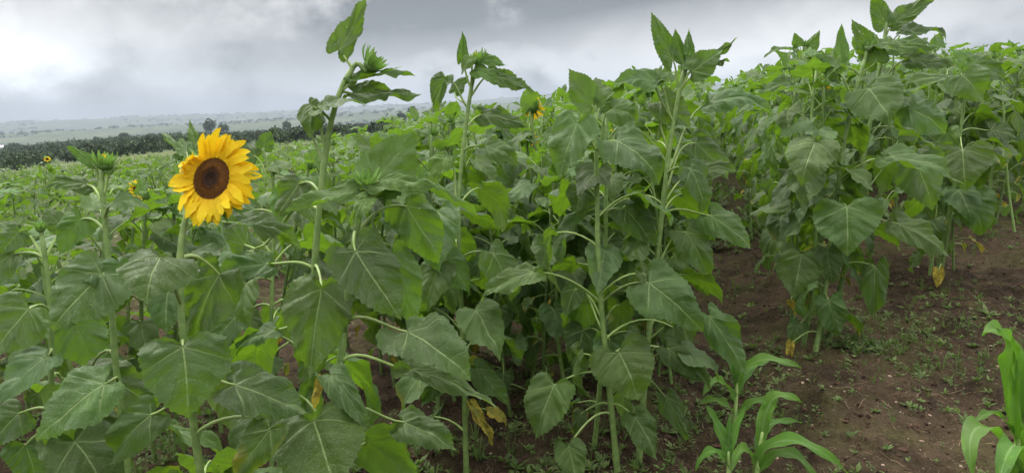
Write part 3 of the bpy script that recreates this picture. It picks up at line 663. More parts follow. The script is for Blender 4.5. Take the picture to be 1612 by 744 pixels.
hero('slim sunflower in the centre against the sky, half open bud between spiky ragged leaves',
    [(733, 722, 3.0), (731, 600, 2.95), (727, 500, 2.9), (722, 400, 2.85), (722, 300, 2.85), (730, 225, 2.85), (738, 160, 2.85), (745, 120, 2.85)],
    [(135, 727, 95, 731, 48, 18, 0.0, 0.0, O(m=YM, bend=-0.3, fold=.7, tint=.4, cam=1, up=0)),
     (135, 757, 95, 800, 99, 26, 0.0, 0.0, O(m=YM, bend=0.3, fold=.4, tint=.5, cam=.8, up=.8)),
     (130, 752, 112, 790, 135, 34, -0.03, 0.0, O(m=YM, bend=0.7, tint=.6, serr=.02)),
     (150, 775, 118, 842, 151, 34, 0.02, 0.0, O(bend=0.6, tint=.35, fold=.4, serr=.02)),
     (135, 740, 92, 726, 118, 22, -0.05, 0, O(m=YM, bend=.9, tint=.7)),
     (175, 700, 125, 683, 176, 34, -0.02, 0.0, O(bend=0.9, tint=.1, fold=.7, serr=.02)),
     (178, 716, 145, 738, 118, 26, 0.1, 0.0, O(bend=0.5, tint=.2, fold=.4)),
     (200, 762, 180, 835, 205, 42, 0.05, 0.0, O(bend=0.6, tint=.3)),
     (240, 765, 230, 820, 262, 44, -0.05, 0, O(bend=.9, tint=.5)),
     (330, 700, 250, 672, 290, 38, 0.0, 0, O(bend=.9, tint=.6, m=YM)),
     (420, 690, 420, 668, 492, 62, -0.08, -0.02, O(tint=.55, bend=.6)),
     (400, 700, 405, 745, 465, 55, -0.05, 0.0, O(tint=.4)),
     (600, 750, 580, 800, 640, 45, 0, 0, O(tint=.5)),
     (590, 702, 590, 660, 640, 48, 0, -0.03, O(tint=.6, age=.1)),
     (660, 745, 640, 778, 700, 28, -0.05, 0, O(age=.6))],
    fill=13, seed=15, bud_=((750, 97, 2.85), (-0.1, 0.9, 0.4), 0.03, 0.5, 0.8), rad=(0.0135, 0.009), fillrange=(0.15, 0.75), fillL=0.21)

hero('sunflower right of centre with cupped topmost leaf pointing up, thick bare lower stem',
    [(972, 744, 2.85), (962, 640, 2.82), (948, 500, 2.8), (941, 400, 2.78), (940, 300, 2.78), (938, 220, 2.78), (938, 178, 2.78)],
    [(200, 932, 165, 895, 108, 52, 0.0, 0.0, O(m=YM, bend=-0.2, fold=.55, tint=.45, cam=1, up=.3)),
     (200, 945, 168, 965, 140, 36, 0.03, 0.0, O(m=YM, bend=0.5, fold=.4, tint=.4)),
     (235, 908, 195, 880, 282, 74, -0.10, -0.04, O(bend=0.8, tint=.8, cam=.9, up=.7)),
     (240, 972, 222, 1047, 287, 82, -0.12, -0.06, O(bend=0.7, tint=.35, cam=.6, up=1)),
     (250, 965, 172, 1010, 190, 50, 0.0, 0.0, O(bend=0.8, tint=.5)),
     (300, 918, 300, 905, 335, 50, 0.05, 0, O(tint=.2)),
     (345, 985, 330, 1030, 390, 60, 0.05, 0, O(tint=.2)),
     (470, 838, 428, 752, 475, 58, -0.10, -0.02, O(bend=0.6, tint=.6, up=1, cam=.5)),
     (520, 905, 455, 888, 500, 40, 0.0, 0.0, O(tint=.5)),
     (480, 1022, 445, 1112, 524, 92, -0.12, -0.05, O(bend=0.5, tint=.4, cam=.9, up=.6, twist=0)),
     (590, 975, 555, 1010, 632, 104, -0.12, -0.03, O(bend=0.6, tint=.55, cam=1, up=.5, twist=0)),
     (600, 872, 606, 838, 692, 76, -0.08, -0.03, O(bend=0.6, tint=.6, cam=1, up=.4, serr=.018)),
     (560, 1052, 548, 1100, 598, 50, 0.05, 0, O(tint=.3)),
     (640, 1000, 655, 1035, 722, 52, -0.05, -0.02, O(tint=.5)),
     (650, 895, 702, 912, 770, 50, -0.1, -0.04, O(tint=.5, cam=1, up=.2)),
     (640, 915, 650, 905, 690, 26, 0.0, 0, O(age=.3)),
     (530, 918, 520, 905, 585, 56, 0.12, 0, O(tint=.1)),
     (540, 1060, 515, 1060, 560, 30, 0.1, 0, O(age=.25))],
    fill=8, seed=16, bud_=((940, 160, 2.78), (0, 1, 0.2), 0.015), rad=(0.0145, 0.010), fillrange=(0.3, 0.85), fillL=.19)

hero('tall sunflower right of centre crowned by a fan of upright pointed leaves',
    [(1004, 744, 2.95), (1012, 640, 2.95), (1025, 480, 2.95), (1040, 360, 2.95), (1049, 270, 2.95), (1058, 200, 2.95), (1068, 150, 2.95), (1077, 112, 2.95)],
    [(150, 1058, 93, 1021, 21, 36, 0.0, 0.0, O(m=LEAF, bend=-0.25, fold=.3, tint=.6, cam=1, up=0, serr=.018)),
     (150, 1073, 92, 1064, 44, 20, 0.02, 0.0, O(m=LEAF, bend=-0.2, fold=.5, tint=.4, cam=1, up=0)),
     (135, 1086, 100, 1082, 46, 20, 0.0, 0.0, O(m=YM, bend=-0.2, fold=.4, tint=.4, cam=1, up=0)),
     (140, 1090, 112, 1140, 78, 46, -0.03, 0.0, O(m=LEAF, bend=0.1, fold=.25, tint=.65, cam=1, up=.2, serr=.018)),
     (130, 1095, 105, 1161, 69, 22, 0.03, 0.0, O(m=LEAF, bend=0.3, fold=.4, tint=.5, cam=.6, up=1)),
     (150, 1102, 112, 1148, 96, 26, 0.04, 0.0, O(m=LEAF, bend=0.5, fold=.4, tint=.15, cam=.5, up=1)),
     (190, 1032, 128, 945, 134, 42, -0.04, -0.02, O(bend=0.6, tint=.8, up=1, cam=.5, fold=.3)),
     (185, 1030, 130, 1056, 115, 26, -0.04, 0.02, O(bend=0.6, tint=.6, up=1, cam=.2)),
     (240, 1040, 160, 1085, 205, 58, 0.02, 0, O(tint=.3, bend=.8)),
     (270, 1118, 160, 1230, 175, 70, 0.08, -0.02, O(tint=.65, bend=.7, up=1, cam=.5)),
     (250, 1000, 200, 960, 170, 50, 0.1, 0, O(tint=.3)),
     (330, 1085, 275, 1165, 260, 52, 0.05, 0, O(tint=.3, bend=.7)),
     (335, 1120, 340, 1185, 395, 56, 0.0, -0.02, O(tint=.6)),
     (300, 1095, 225, 1150, 285, 60, 0.1, 0, O(tint=.2)),
     (530, 1118, 498, 1178, 588, 54, -0.1, -0.03, O(tint=.5, bend=.5, cam=1, up=.6)),
     (560, 1075, 560, 1120, 612, 44, 0, 0, O(tint=.6)),
     (420, 1080, 365, 1120, 440, 62, 0.0, 0, O(tint=.5)),
     (600, 1050, 625, 1075, 690, 36, 0, 0, O(tint=.5)),
     (400, 985, 380, 960, 440, 70, 0.05, 0, O(tint=.3))],
    fill=10, seed=17, bud_=((1082, 92, 2.95), (0.1, 1, 0), 0.017), rad=(0.0145, 0.0105), fillrange=(0.3, 0.85), fillL=.2)

hero('tall sunflower at the open soil edge, broad heart shaped leaf facing out',
    [(1281, 590, 4.0), (1290, 520, 4.0), (1303, 420, 3.98), (1316, 320, 3.96), (1326, 240, 3.95), (1337, 180, 3.95), (1350, 130, 3.95), (1361, 95, 3.95)],
    [(345, 1333, 325, 1338, 404, 98, -0.25, -0.03, O(bend=.5, tint=.6, cam=1, up=.4, twist=0, fold=.15, serr=.014)),
     (230, 1283, 225, 1258, 292, 82, -0.2, -0.05, O(bend=.8, tint=.55, cam=.9, up=.7, serr=.018)),
     (280, 1404, 246, 1518, 292, 64, -0.2, -0.1, O(bend=.6, tint=.75, up=1, cam=.6)),
     (190, 1368, 140, 1405, 198, 92, -0.15, -0.05, O(bend=.7, tint=.55, cam=.8, up=.8)),
     (340, 1415, 352, 1496, 403, 56, -0.1, -0.05, O(bend=.6, tint=.6)),
     (460, 1305, 473, 1318, 532, 48, -0.1, 0, O(bend=.5, tint=.5, cam=1, up=.4)),
     (430, 1378, 420, 1372, 505, 42, -0.05, 0, O(tint=.35, bend=.6)),
     (440, 1262, 400, 1250, 470, 72, -0.05, 0, O(tint=.6)),
     (120, 1325, 100, 1322, 38, 24, 0.0, 0, O(tint=.8, m=YM, bend=-.3, fold=.5, cam=1, up=0)),
     (150, 1318, 115, 1262, 92, 44, 0.02, 0, O(tint=.4, bend=.6)),
     (120, 1380, 95, 1342, 30, 40, 0.0, 0, O(tint=.6, bend=-.2, cam=1, up=.2)),
     (115, 1372, 72, 1435, 72, 36, 0, 0, O(tint=.7, bend=.6, up=1, cam=.4)),
     (170, 1302, 165, 1290, 140, 50, 0.1, 0, O(tint=.3)),
     (480, 1258, 510, 1245, 545, 32, 0.05, 0, O(tint=.5)),
     (520, 1245, 540, 1240, 570, 22, 0, 0, O(age=.9))],
    fill=12, seed=18, bud_=((1366, 78, 3.95), (0.4, .9, 0), 0.032), rad=(0.017, 0.0115), fillrange=(0.12, 0.8), fillL=0.19)
hero('sunflower rising highest on the right, ragged leaf pair cut by the top edge',
    [(1300, 585, 4.15), (1330, 420, 4.15), (1355, 280, 4.15), (1372, 180, 4.15), (1386, 100, 4.15), (1393, 60, 4.15), (1396, 35, 4.15)],
    [(60, 1393, 38, 1373, -12, 34, 0, 0, O(tint=.6, bend=-.2, cam=1, up=0)),
     (60, 1408, 35, 1472, -6, 34, 0, 0, O(tint=.5, bend=.4, cam=.8, up=.5)),
     (100, 1422, 50, 1492, 62, 40, 0, 0, O(tint=.1, bend=1.0, up=1, cam=.5)),
     (110, 1400, 72, 1482, 80, 40, -0.08, 0, O(tint=.7, bend=.7, up=1, cam=.7)),
     (140, 1432, 92, 1500, 108, 50, 0, 0, O(tint=.2, bend=.6)),
     (200, 1420, 150, 1350, 170, 60, 0, 0, O(tint=.4)),
     (220, 1430, 170, 1490, 210, 74, 0, 0, O(tint=.4)),
     (330, 1440, 250, 1470, 330, 80, 0.1, 0, O(tint=.3))],
    fill=8, seed=19, bud_=((1398, 22, 4.15), (0, 1, 0), 0.016), rad=(0.017, 0.011), fillrange=(0.2, 0.75), fillL=0.24)
hero('sunflower with one drooping side leaf hanging left against the sky',
    [(1250, 470, 4.5), (1258, 350, 4.5), (1262, 230, 4.5), (1265, 150, 4.5), (1267, 100, 4.5), (1268, 82, 4.5)],
    [(120, 1246, 77, 1203, 94, 26, 0, 0, O(tint=.7, bend=1.1, up=1, cam=.3)),
     (110, 1258, 72, 1250, 52, 18, 0, 0, O(m=YM, tint=.5, bend=.2, cam=1, up=0)),
     (110, 1274, 78, 1290, 50, 22, 0, 0, O(m=YM, tint=.7, bend=.2, cam=1, up=.2)),
     (120, 1280, 95, 1338, 115, 44, 0, -0.05, O(tint=.5, bend=.7)),
     (150, 1240, 130, 1195, 150, 32, 0, 0, O(tint=.4)),
     (180, 1290, 160, 1330, 190, 46, 0, 0, O(tint=.4))],
    fill=9, seed=20, bud_=((1269, 72, 4.5), (0.1, 1, 0), 0.02), rad=(0.0165, 0.010), fillrange=(0.3, 0.85), fillL=0.25)
hero('stout sunflower near the right edge with big leaves hanging round its bright tip',
    [(1478, 455, 5.2), (1490, 380, 5.1), (1503, 280, 5.0), (1513, 200, 5.0), (1521, 140, 5.0), (1524, 110, 5.0)],
    [(130, 1515, 118, 1548, 162, 66, -0.15, 0, O(tint=.6, bend=.8, cam=1, up=.6)),
     (140, 1500, 125, 1430, 138, 50, 0, 0, O(tint=.6, bend=.6, up=1)),
     (120, 1530, 100, 1585, 130, 50, 0, 0, O(tint=.5, bend=.8)),
     (120, 1518, 95, 1495, 82, 30, 0, 0, O(m=YM, tint=.8, bend=.3)),
     (230, 1515, 235, 1520, 300, 84, -0.3, 0, O(tint=.3, bend=.6, cam=1, up=.3)),
     (210, 1560, 205, 1600, 215, 50, 0, 0, O(tint=.2)),
     (250, 1450, 205, 1420, 160, 60, 0, 0, O(tint=.2)),
     (330, 1530, 310, 1550, 372, 66, -0.2, 0, O(tint=.4, cam=1)),
     (420, 1478, 425, 1476, 452, 28, -0.1, 0, O(age=1.0, tint=.9, bend=.4, cam=1, up=.2))],
    fill=14, seed=21, bud_=((1526, 98, 5.0), (0.1, 1, .2), 0.02), rad=(0.018, 0.0115), fillrange=(0.15, 0.85), fillL=0.26)
# left edge neighbours
hero('leafy sunflower cut by the left edge of the view, blue green leaves drooping low',
    [(83, 700, 2.15), (80, 620, 2.15), (82, 520, 2.15), (78, 450, 2.15), (70, 400, 2.15), (66, 372, 2.15)],
    [(560, 70, 562, -6, 640, 76, -0.15, -0.06, O(tint=.95, bend=.6, up=1, cam=.5, fold=.35)),
     (500, 45, 486, -12, 560, 96, -0.12, -0.03, O(tint=.5, bend=.6, cam=1)),
     (410, 20, 400, -30, 440, 60, 0, 0, O(tint=.4)),
     (400, 30, 365, 5, 400, 50, 0, 0, O(tint=.5)),
     (400, 95, 355, 70, 330, 42, 0.05, 0, O(tint=.3)),
     (520, 120, 510, 150, 590, 80, 0.15, 0, O(tint=.25, m=YM, cam=1, up=.1)),
     (640, 30, 650, -10, 700, 70, 0, 0, O(tint=.3, age=.15)),
     (680, 40, 700, 60, 760, 70, 0, 0, O(tint=.4)),
     (600, 130, 640, 190, 700, 70, 0.15, 0, O(tint=.3))],
    fill=8, seed=22, bud_=((64, 362, 2.15), (0, 1, .2), 0.018), rad=(0.012, 0.008), fillrange=(0.1, 0.6))
hero('short sunflower behind the big yellow bloom, dark broad leaves on its right side',
    [(425, 560, 2.9), (428, 470, 2.9), (430, 400, 2.9), (432, 330, 2.9), (430, 285, 2.9)],
    [(300, 400, 245, 360, 230, 40, 0, 0, O(tint=.2)), (300, 430, 262, 460, 262, 44, -.05, 0, O(tint=.6, up=1, cam=.3)),
     (290, 415, 232, 425, 205, 30, 0, 0, O(m=YM, tint=.2, bend=0)), (340, 470, 300, 500, 350, 56, -.05, 0, O(tint=.3)),
     (340, 400, 330, 360, 350, 60, 0, 0, O(tint=.3)), (380, 445, 305, 448, 360, 40, -.1, 0, O(tint=.8, up=.2, cam=1, m=YM)),
     (400, 345, 305, 385, 335, 50, .05, 0, O(tint=.4)), (420, 380, 395, 335, 430, 60, 0, 0, O(tint=.9, up=1)),
     (480, 470, 470, 510, 520, 60, 0, 0, O(tint=.4)), (480, 370, 500, 330, 550, 60, 0, 0, O(tint=.5)), (520, 430, 560, 380, 600, 60, 0, 0, O(tint=.5))],
    fill=7, seed=23, bud_=((430, 272, 2.9), (0.1, 1, .1), 0.02), rad=(0.012, 0.008), fillrange=(0.15, 0.85), fillL=.2)

# ------------------------------------------------------------------ plant templates for the rest of the field
def template(seed, res, H=1.5, head='bud', merge=False):
    """returns dict stem MB, leaves [MB], bud MB, in local coordinates"""
    rng = np.random.RandomState(seed)
    lean = (rng.rand(2)-.5)*0.10; k = 14
    t = np.linspace(0, 1, k); cv = rng.randn(2)*0.02
    pth = np.stack([lean[0]*t*H+cv[0]*np.sin(t*5)+0.05*t**3*H, lean[1]*t*H+cv[1]*np.sin(t*4), t*H-0.04], 1)
    st = MB(); n_, rg, seg, pn, sg = {3: (40, 5, 8, 7, 5), 2: (22, 3, 6, 5, 4), 1: (12, 2, 3, 3, 3), 0: (8, 1, 3, 2, 3)}[res]
    if res <= 1: pth = pth[::4 if res else 6]
    tube(st, pth, np.linspace(0.012, 0.0075, len(pth)), STEM, seg, rng.rand(), cap=res > 1)
    lv = []; nl = 18+rng.randint(5)
    if res == 0: nl = 12
    az = rng.rand()*6.28
    for i in range(nl):
        f = 0.14+0.84*(i/(nl-1))**0.85; z = f*H; az += 2.4+rng.randn()*0.3
        S0 = np.array([np.interp(z, pth[:, 2], pth[:, c]) for c in range(3)])
        out = nrm(np.array([math.cos(az), math.sin(az), 0])); wind = np.array([0.22, 0, 0])
        pl = np.interp(f, [0.1, 0.4, 0.8, 1], [0.09, 0.18, 0.15, 0.06])*(0.8+.4*rng.rand())
        Ln = np.interp(f, [0.12, 0.3, 0.55, 0.8, 0.93, 1], [0.10, 0.155, 0.205, 0.19, 0.14, 0.10])*(0.8+.4*rng.rand())
        el = np.interp(f, [0.1, 0.5, 0.85, 1], [-0.1, 0.35, 0.75, 1.2])+rng.randn()*0.15
        A = S0+pl*nrm(out*math.cos(el)+UP*math.sin(el)+wind*0.5)
        de = np.interp(f, [0.1, 0.4, 0.8, 0.93, 1], [-1.25, -0.85, -0.35, 0.35, 1.0])+rng.randn()*0.42
        D = nrm(out*math.cos(de)+UP*math.sin(de)+wind); Nn = UP*math.cos(de)-out*math.sin(de)+0.22*rng.randn(3)
        age = max(0, rng.rand()*1.4-0.3) if f < .27 else (max(0, rng.rand()*.6-.25) if f < .55 else 0)
        if age > .3: Ln *= .55
        mb = MB()
        if res > 0: petiole(mb, S0, A, D, 0.0035, rng, pn, seg=sg)
        leaf(mb, A, D, Nn, Ln, rng, W=0.82+.25*rng.rand(), bend=(0.3+0.8*rng.rand())*(0.3 if f > .93 else 1), fold=0.15+.35*rng.rand(), wave=0.055,
             n=n_, rings=rg, serr=0.018 if res > 1 else 0, m=YOUNG if f > 0.86 else LEAF, age=age, twist=rng.randn()*0.3)
        lv.append(mb)
    b = MB(); top = pth[-1]
    ax = nrm(np.array([0.3*rng.randn(), 0.3*rng.randn(), 1.0]))
    if head == 'flower':
        d = MB(); pe = []; ax = nrm(np.array([0.2, -0.8, 0.35])); flower(d, pe, b, top+ax*0.03, ax, 0.04, 0.05, rng, npet=22, res=5, full=False)
        b.merge(d)
        for p in pe: b.merge(p)
    elif res >= 2: bud(b, top+ax*0.02, ax, 0.016+0.014*rng.rand(), rng, nb=18 if res == 3 else 10, res=4, yellow=1.0 if rng.rand() < .12 else 0)
    else: tube(b, [top, top+ax*0.02, top+ax*0.04], [0.012, 0.028, 0.01], BRACT, 4 if res == 0 else 5, 0.7)
    return st, lv, b

# planting lines: rows run away from the camera, slightly to the right
ROWD = nrm(np.array([0.25, 0.97])); ROWN = np.array([ROWD[1], -ROWD[0]])
P0 = np.array([0.37, 2.85])
prs = random.Random(5)
def front_ok(x, y):
    if y < 2.3: return False
    # the open soil on the right: plants only behind the diagonal edge through the row ends
    if x > 0.30 and y < 2.85+(x-0.37)*0.95: return False
    return True
def height_at(x, y):
    u = x/max(y, .5); h = np.interp(u, [-0.6, -0.35, -0.12, 0.05, 0.25, 0.6], [1.06, 1.14, 1.38, 1.55, 1.68, 1.74])
    if u < -.15: h *= np.interp(y, [6, 14], [1, .78])
    return h
cands = []
for k in range(-85, 60):
    o0 = P0+ROWN*0.92*k
    s = -6.0
    while s < 62:
        s += 0.26+0.18*prs.random()
        p = o0+ROWD*s
        x, y = p[0]+prs.gauss(0, .05), p[1]+prs.gauss(0, .05)
        if y < 1.5 or y > 60 or abs(x) > 0.74*y+0.7: continue
        u = x/y
        if not front_ok(x, y): continue
        dens = 1.0
        if u < 0.0 and y > 4.6: dens = np.interp(u, [-.6, -.3, -.1, 0.0], [.10, .22, .6, .9])
        if y > 25: dens *= 0.6
        if prs.random() > dens: continue
        n = 1 if prs.random() < .5 or y > 20 else 2
        for _ in range(n):
            xx, yy = x+prs.gauss(0, .06), y+prs.gauss(0, .06)
            if any((xx-h[0])**2+(yy-h[1])**2 < 0.16**2 for h in heroes): continue
            pxx = pix(np.array([xx, yy, 1.0]))
            # keep the sight lines to the near plants that the photograph shows in full
            if pxx[2] < 2.75 and pxx[0] > 215: continue
            if pxx[2] < 2.45: continue
            if pxx[2] < 2.95 and 560 < pxx[0] < 900: continue
            if pxx[2] < 3.6 and 980 < pxx[0]: continue
            # the lanes of bare soil one can look into
            if 1095 < pxx[0] < 1190 and pxx[2] < 4.5: continue
            if 790 < pxx[0] < 880 and pxx[2] < 3.5: continue
            if not (-180 < pxx[0] < 1790): continue
            cands.append((math.hypot(xx, yy), xx, yy))
cands.sort()
NEAR = [c for c in cands][:252]
REST = cands[252:]
print('plants', len(cands), 'near dist', NEAR[-1][0])
tem3 = [template(100+i, 3) for i in range(9)]
tem2 = [template(200+i, 2) for i in range(10)]
def tmesh(T, tagn):
    st, lv, b = T
    out_ = [('stem', mesh_from('stem', st.arrays(), MATS))]
    if tagn == 3: out_ += [('leaf', mesh_from('leaf', l.arrays(), MATS)) for l in lv]
    else:
        f = MB()
        for l in lv: f.merge(l)
        out_.append(('foliage', mesh_from('foliage', f.arrays(), MATS)))
    out_.append(('bud', mesh_from('bud', b.arrays(), MATS))); return out_
me3 = [tmesh(t, 3) for t in tem3]; me2 = [tmesh(t, 2) for t in tem2]
ZL = [(-9, -0.38, 'at the far left side of the field'), (-0.38, -0.22, 'in the left part of the field'), (-0.22, -0.05, 'left of the centre of the field'),
      (-0.05, 0.12, 'in the middle of the field'), (0.12, 0.30, 'right of the middle of the field'), (0.30, 0.47, 'in the tall dense stand on the right'), (0.47, 9, 'by the right edge of the view')]
DL = [(0, 3.6, 'leafy sunflower just behind the front plants'), (3.6, 5.2, 'budding sunflower a few steps back'), (5.2, 99, 'green sunflower further back')]
SKY_X = [-400, 0, 400, 480, 560, 700, 850, 930, 1000, 1180, 1240, 1400, 1500, 1612, 1900]
SKY_Y = [262, 248, 225, 192, 182, 174, 168, 142, 124, 118, 102, 68, 72, 70, 68]
def cap_height(x, y, h):
    # the stand is not higher than its skyline in this direction
    z = ground(x, y)
    for _ in range(12):
        q = pix(np.array([x, y, z+h*1.0])); lim = np.interp(q[0], SKY_X, SKY_Y)
        if q[1] >= lim or h < .7: break
        h *= .96
    return h
def place(kind_mesh, x, y, h, nm='sunflower', rot=None, label=None, group=None, tilt=0.06):
    z = ground(x, y)
    if label is None:
        u = x/y; d = math.hypot(x, y)
        zl = [a for a in ZL if a[0] <= u < a[1]][0][2]; dl = [a for a in DL if a[0] <= d < a[1]][0][2]
        label = dl+' '+zl; group = 'sunflowers '+zl+(', near' if d < 3.6 else ', middle' if d < 5.2 else ', far')
    e = empty(nm, (x, y, z), label, 'sunflower', group)
    e.rotation_euler = (prs.gauss(0, tilt), prs.gauss(0.03, tilt), prs.uniform(0, 6.283) if rot is None else rot); s = h/1.5; e.scale = (s*0.97+.06*prs.random(),)*2+(s,)
    e.scale = (max(0.85, s), max(0.85, s), s)
    for n_, me in kind_mesh:
        o = bpy.data.objects.new(n_, me); COL.objects.link(o); o.parent = e
    return e
for d, x, y in NEAR:
    h = height_at(x, y)*(0.86+0.22*prs.random())
    h = cap_height(x, y, h); i = prs.randrange(9 if d < 5.2 else 10)
    place((me3 if d < 5.2 else me2)[i], x, y, h)
for px, py, d, lb in ((1262, 588, 4.12, 'thin stemmed sunflower left in the clump at the open soil edge'), (1296, 580, 4.2, 'sunflower right in the clump at the open soil edge'),
                     (1245, 560, 4.4, 'sunflower behind the left of the clump at the open soil edge'), (1462, 462, 5.5, 'sunflower left of the stout one near the right edge'), (1500, 462, 5.6, 'sunflower right of the stout one near the right edge'),
                     (1445, 440, 6.0, 'sunflower behind the clump with the orange leaf on the right')):
    p = P(px, py, d); place(me3[prs.randrange(9)], p[0], p[1], 1.35+.15*prs.random(), label=lb, group='sunflowers in the clumps at the soil edge')
for i in range(22):
    px, d = 590+22.5*i+prs.uniform(-8, 8), prs.uniform(3.35, 4.3)
    p = P(px, 400, d)
    if px < 1085: place(me3[prs.randrange(9)], p[0], p[1], 0.95+.35*prs.random(), label='shorter leafy sunflower filling the gaps low between the tall central stems', group='short sunflowers between the tall central stems')
# a few open or opening yellow heads further back
tf = tmesh(template(300, 2, head='flower'), 2); tf[-1] = ('flower_head', tf[-1][1])
def place_flower(px, py, d, label, h=None, rot=0.0, name='sunflower'):
    p = P(px, py, d); z = ground(p[0], p[1]); hh = p[2]-z
    place(tf, p[0], p[1], hh*1.0, name, rot, label, 'sunflowers with a yellow head further back', 0.0)
place_flower(853, 160, 4.4, 'sunflower behind the front row whose yellow head stands up against the hills', rot=2.3)
place_flower(836, 208, 4.6, 'sunflower with yellow petals half hidden below the upright yellow head', rot=2.0)
place_flower(177, 296, 4.2, 'sunflower with small yellow head peeping past the closed bud at left', rot=1.0)
place_flower(66, 249, 17.0, 'lone thin sunflower with tiny yellow head far left before the dark woods', rot=0.2)
place_flower(1256, 108, 9.0, 'distant sunflower with a speck of yellow above the leaves right of the leaf fan')
place_flower(1322, 127, 8.0, 'distant sunflower with small yellow head among the tall plants on the right', rot=2.9)

# the rest of the field: more plants than one could list
def bake(name, lst, temps, label_unused=None):
    arrs = []
    for T in temps:
        mb = MB(); mb.merge(T[0]); [mb.merge(l) for l in T[1]]; mb.merge(T[2]); arrs.append(mb.arrays())
    V = []; Q = []; T_ = []; QM = []; TM = []; LC = []; TI = []; AG = []; n = 0
    for d, x, y in lst:
        A = arrs[prs.randrange(len(arrs))]; h = cap_height(x, y, height_at(x, y)*(0.82+.3*prs.random())); s = h/1.5; a = prs.uniform(0, 6.283)
        ca, sa_ = math.cos(a), math.sin(a); v = A['v']; k = max(.85, s)
        V.append(np.stack([(v[:, 0]*ca-v[:, 1]*sa_)*k+x, (v[:, 0]*sa_+v[:, 1]*ca)*k+y, v[:, 2]*s+ground(x, y)], 1))
        Q.append(A['q']+n); T_.append(A['t']+n); QM.append(A['qm']); TM.append(A['tm']); LC.append(A['lc']); TI.append(np.clip(A['ti']+prs.gauss(0, .15), 0, 1)); AG.append(A['ag']); n += len(v)
    c = np.concatenate
    o = bpy.data.objects.new(name, mesh_from(name, dict(v=c(V), q=c(Q), t=c(T_), qm=c(QM), tm=c(TM), lc=c(LC), ti=c(TI), ag=c(AG)), MATS)); COL.objects.link(o)
    return o
tem1 = [template(400+i, 1) for i in range(12)]; tem0 = [template(500+i, 0) for i in range(12)]
mid = [c for c in REST if c[0] < 16]; farr = [c for c in REST if c[0] >= 16]
print('mid', len(mid), 'far', len(farr))
A1 = tem1; 
allst = bake('sunflower_field', mid, tem1); tag(allst, kind='stuff')
f2 = bake('distant_sunflower_field', farr, tem0); tag(f2, kind='stuff')

# ------------------------------------------------------------------ maize seedlings on the open soil
def maize(label, stalk, leaves, seed, sr=0.012):
    rng = np.random.RandomState(seed); w_ = [P(*p) for p in stalk]; b = w_[0]; gz = ground(b[0], b[1])
    if b[2] > gz: w_ = [np.array([b[0], b[1], gz-.02])]+w_
    else: w_[0] = np.array([b[0], b[1], gz-.02])
    org = np.array([w_[0][0], w_[0][1], gz]); root = empty('maize_plant', org, label, 'maize', 'young maize plants on the open soil')
    pts = np.array(w_); mb = MB(); d = np.r_[0, np.cumsum(np.linalg.norm(np.diff(pts, axis=0), axis=1))]; s = np.linspace(0, d[-1], 10)
    pp = np.stack([np.interp(s, d, pts[:, i]) for i in range(3)], 1); tube(mb, pp, np.linspace(sr, sr*0.5, 10), 0, 10, .8)
    o = obj('stalk', mb, root, mats=[M_PET], loc=org)
    for lf in leaves:
        cps, wpx, o_ = lf[0], lf[1], (lf[2] if len(lf) > 2 else {})
        c = np.array([P(*q) for q in cps]); dz = cps[0][2]
        pth_ = bez(c[0], c[1], c[2], c[3], 22) ; t = np.linspace(0, 1, 22)
        wd = wpx*dz/FPX*0.47*np.interp(t, [0, .08, .3, .6, .85, 1], [.55, .7, 1, .9, .5, .02])
        nn = o_.get('n', nrm(CAM-c[1])*0.6+UP*0.8); mb = MB(); strip(mb, pth_, wd, nrm(nn), 0, rng, 3, o_.get('fold', .35), wave=wpx*dz/FPX*0.16, tint=o_.get('tint', .5))
        obj('leaf', mb, root, mats=[M_MAIZE], loc=org)
maize('young maize plant with arching ribbon leaves below the tall leaf fan sunflower',
    [(1155, 690, 3.15), (1158, 640, 3.15), (1161, 600, 3.15)],
    [([(1160, 610, 3.15), (1165, 560, 3.12), (1215, 555, 3.05), (1262, 580, 3.0)], 22), ([(1160, 600, 3.15), (1155, 560, 3.15), (1130, 530, 3.2), (1104, 512, 3.2)], 18),
     ([(1160, 620, 3.15), (1175, 570, 3.2), (1195, 570, 3.2), (1225, 562, 3.25)], 20), ([(1157, 630, 3.15), (1140, 590, 3.1), (1120, 590, 3.05), (1105, 625, 3.0)], 20),
     ([(1157, 650, 3.15), (1140, 630, 3.1), (1115, 620, 3.1), (1096, 640, 3.1)], 16), ([(1161, 600, 3.15), (1163, 570, 3.15), (1160, 540, 3.15), (1150, 505, 3.15)], 16),
     ([(1157, 655, 3.15), (1180, 630, 3.1), (1205, 620, 3.1), (1225, 640, 3.1)], 16)], 31, 0.011)
maize('spiky young maize plant standing at the bottom, left one of the close pair',
    [(1146, 760, 2.65), (1147, 730, 2.65), (1147, 710, 2.65)],
    [([(1147, 725, 2.65), (1142, 690, 2.65), (1125, 660, 2.65), (1112, 636, 2.65)], 20), ([(1147, 720, 2.65), (1152, 690, 2.65), (1160, 660, 2.65), (1175, 640, 2.65)], 16, dict(tint=.9)),
     ([(1147, 735, 2.65), (1130, 700, 2.6), (1110, 700, 2.6), (1095, 740, 2.6)], 18), ([(1147, 715, 2.65), (1146, 690, 2.65), (1148, 670, 2.65), (1150, 650, 2.65)], 12)], 32, 0.011)
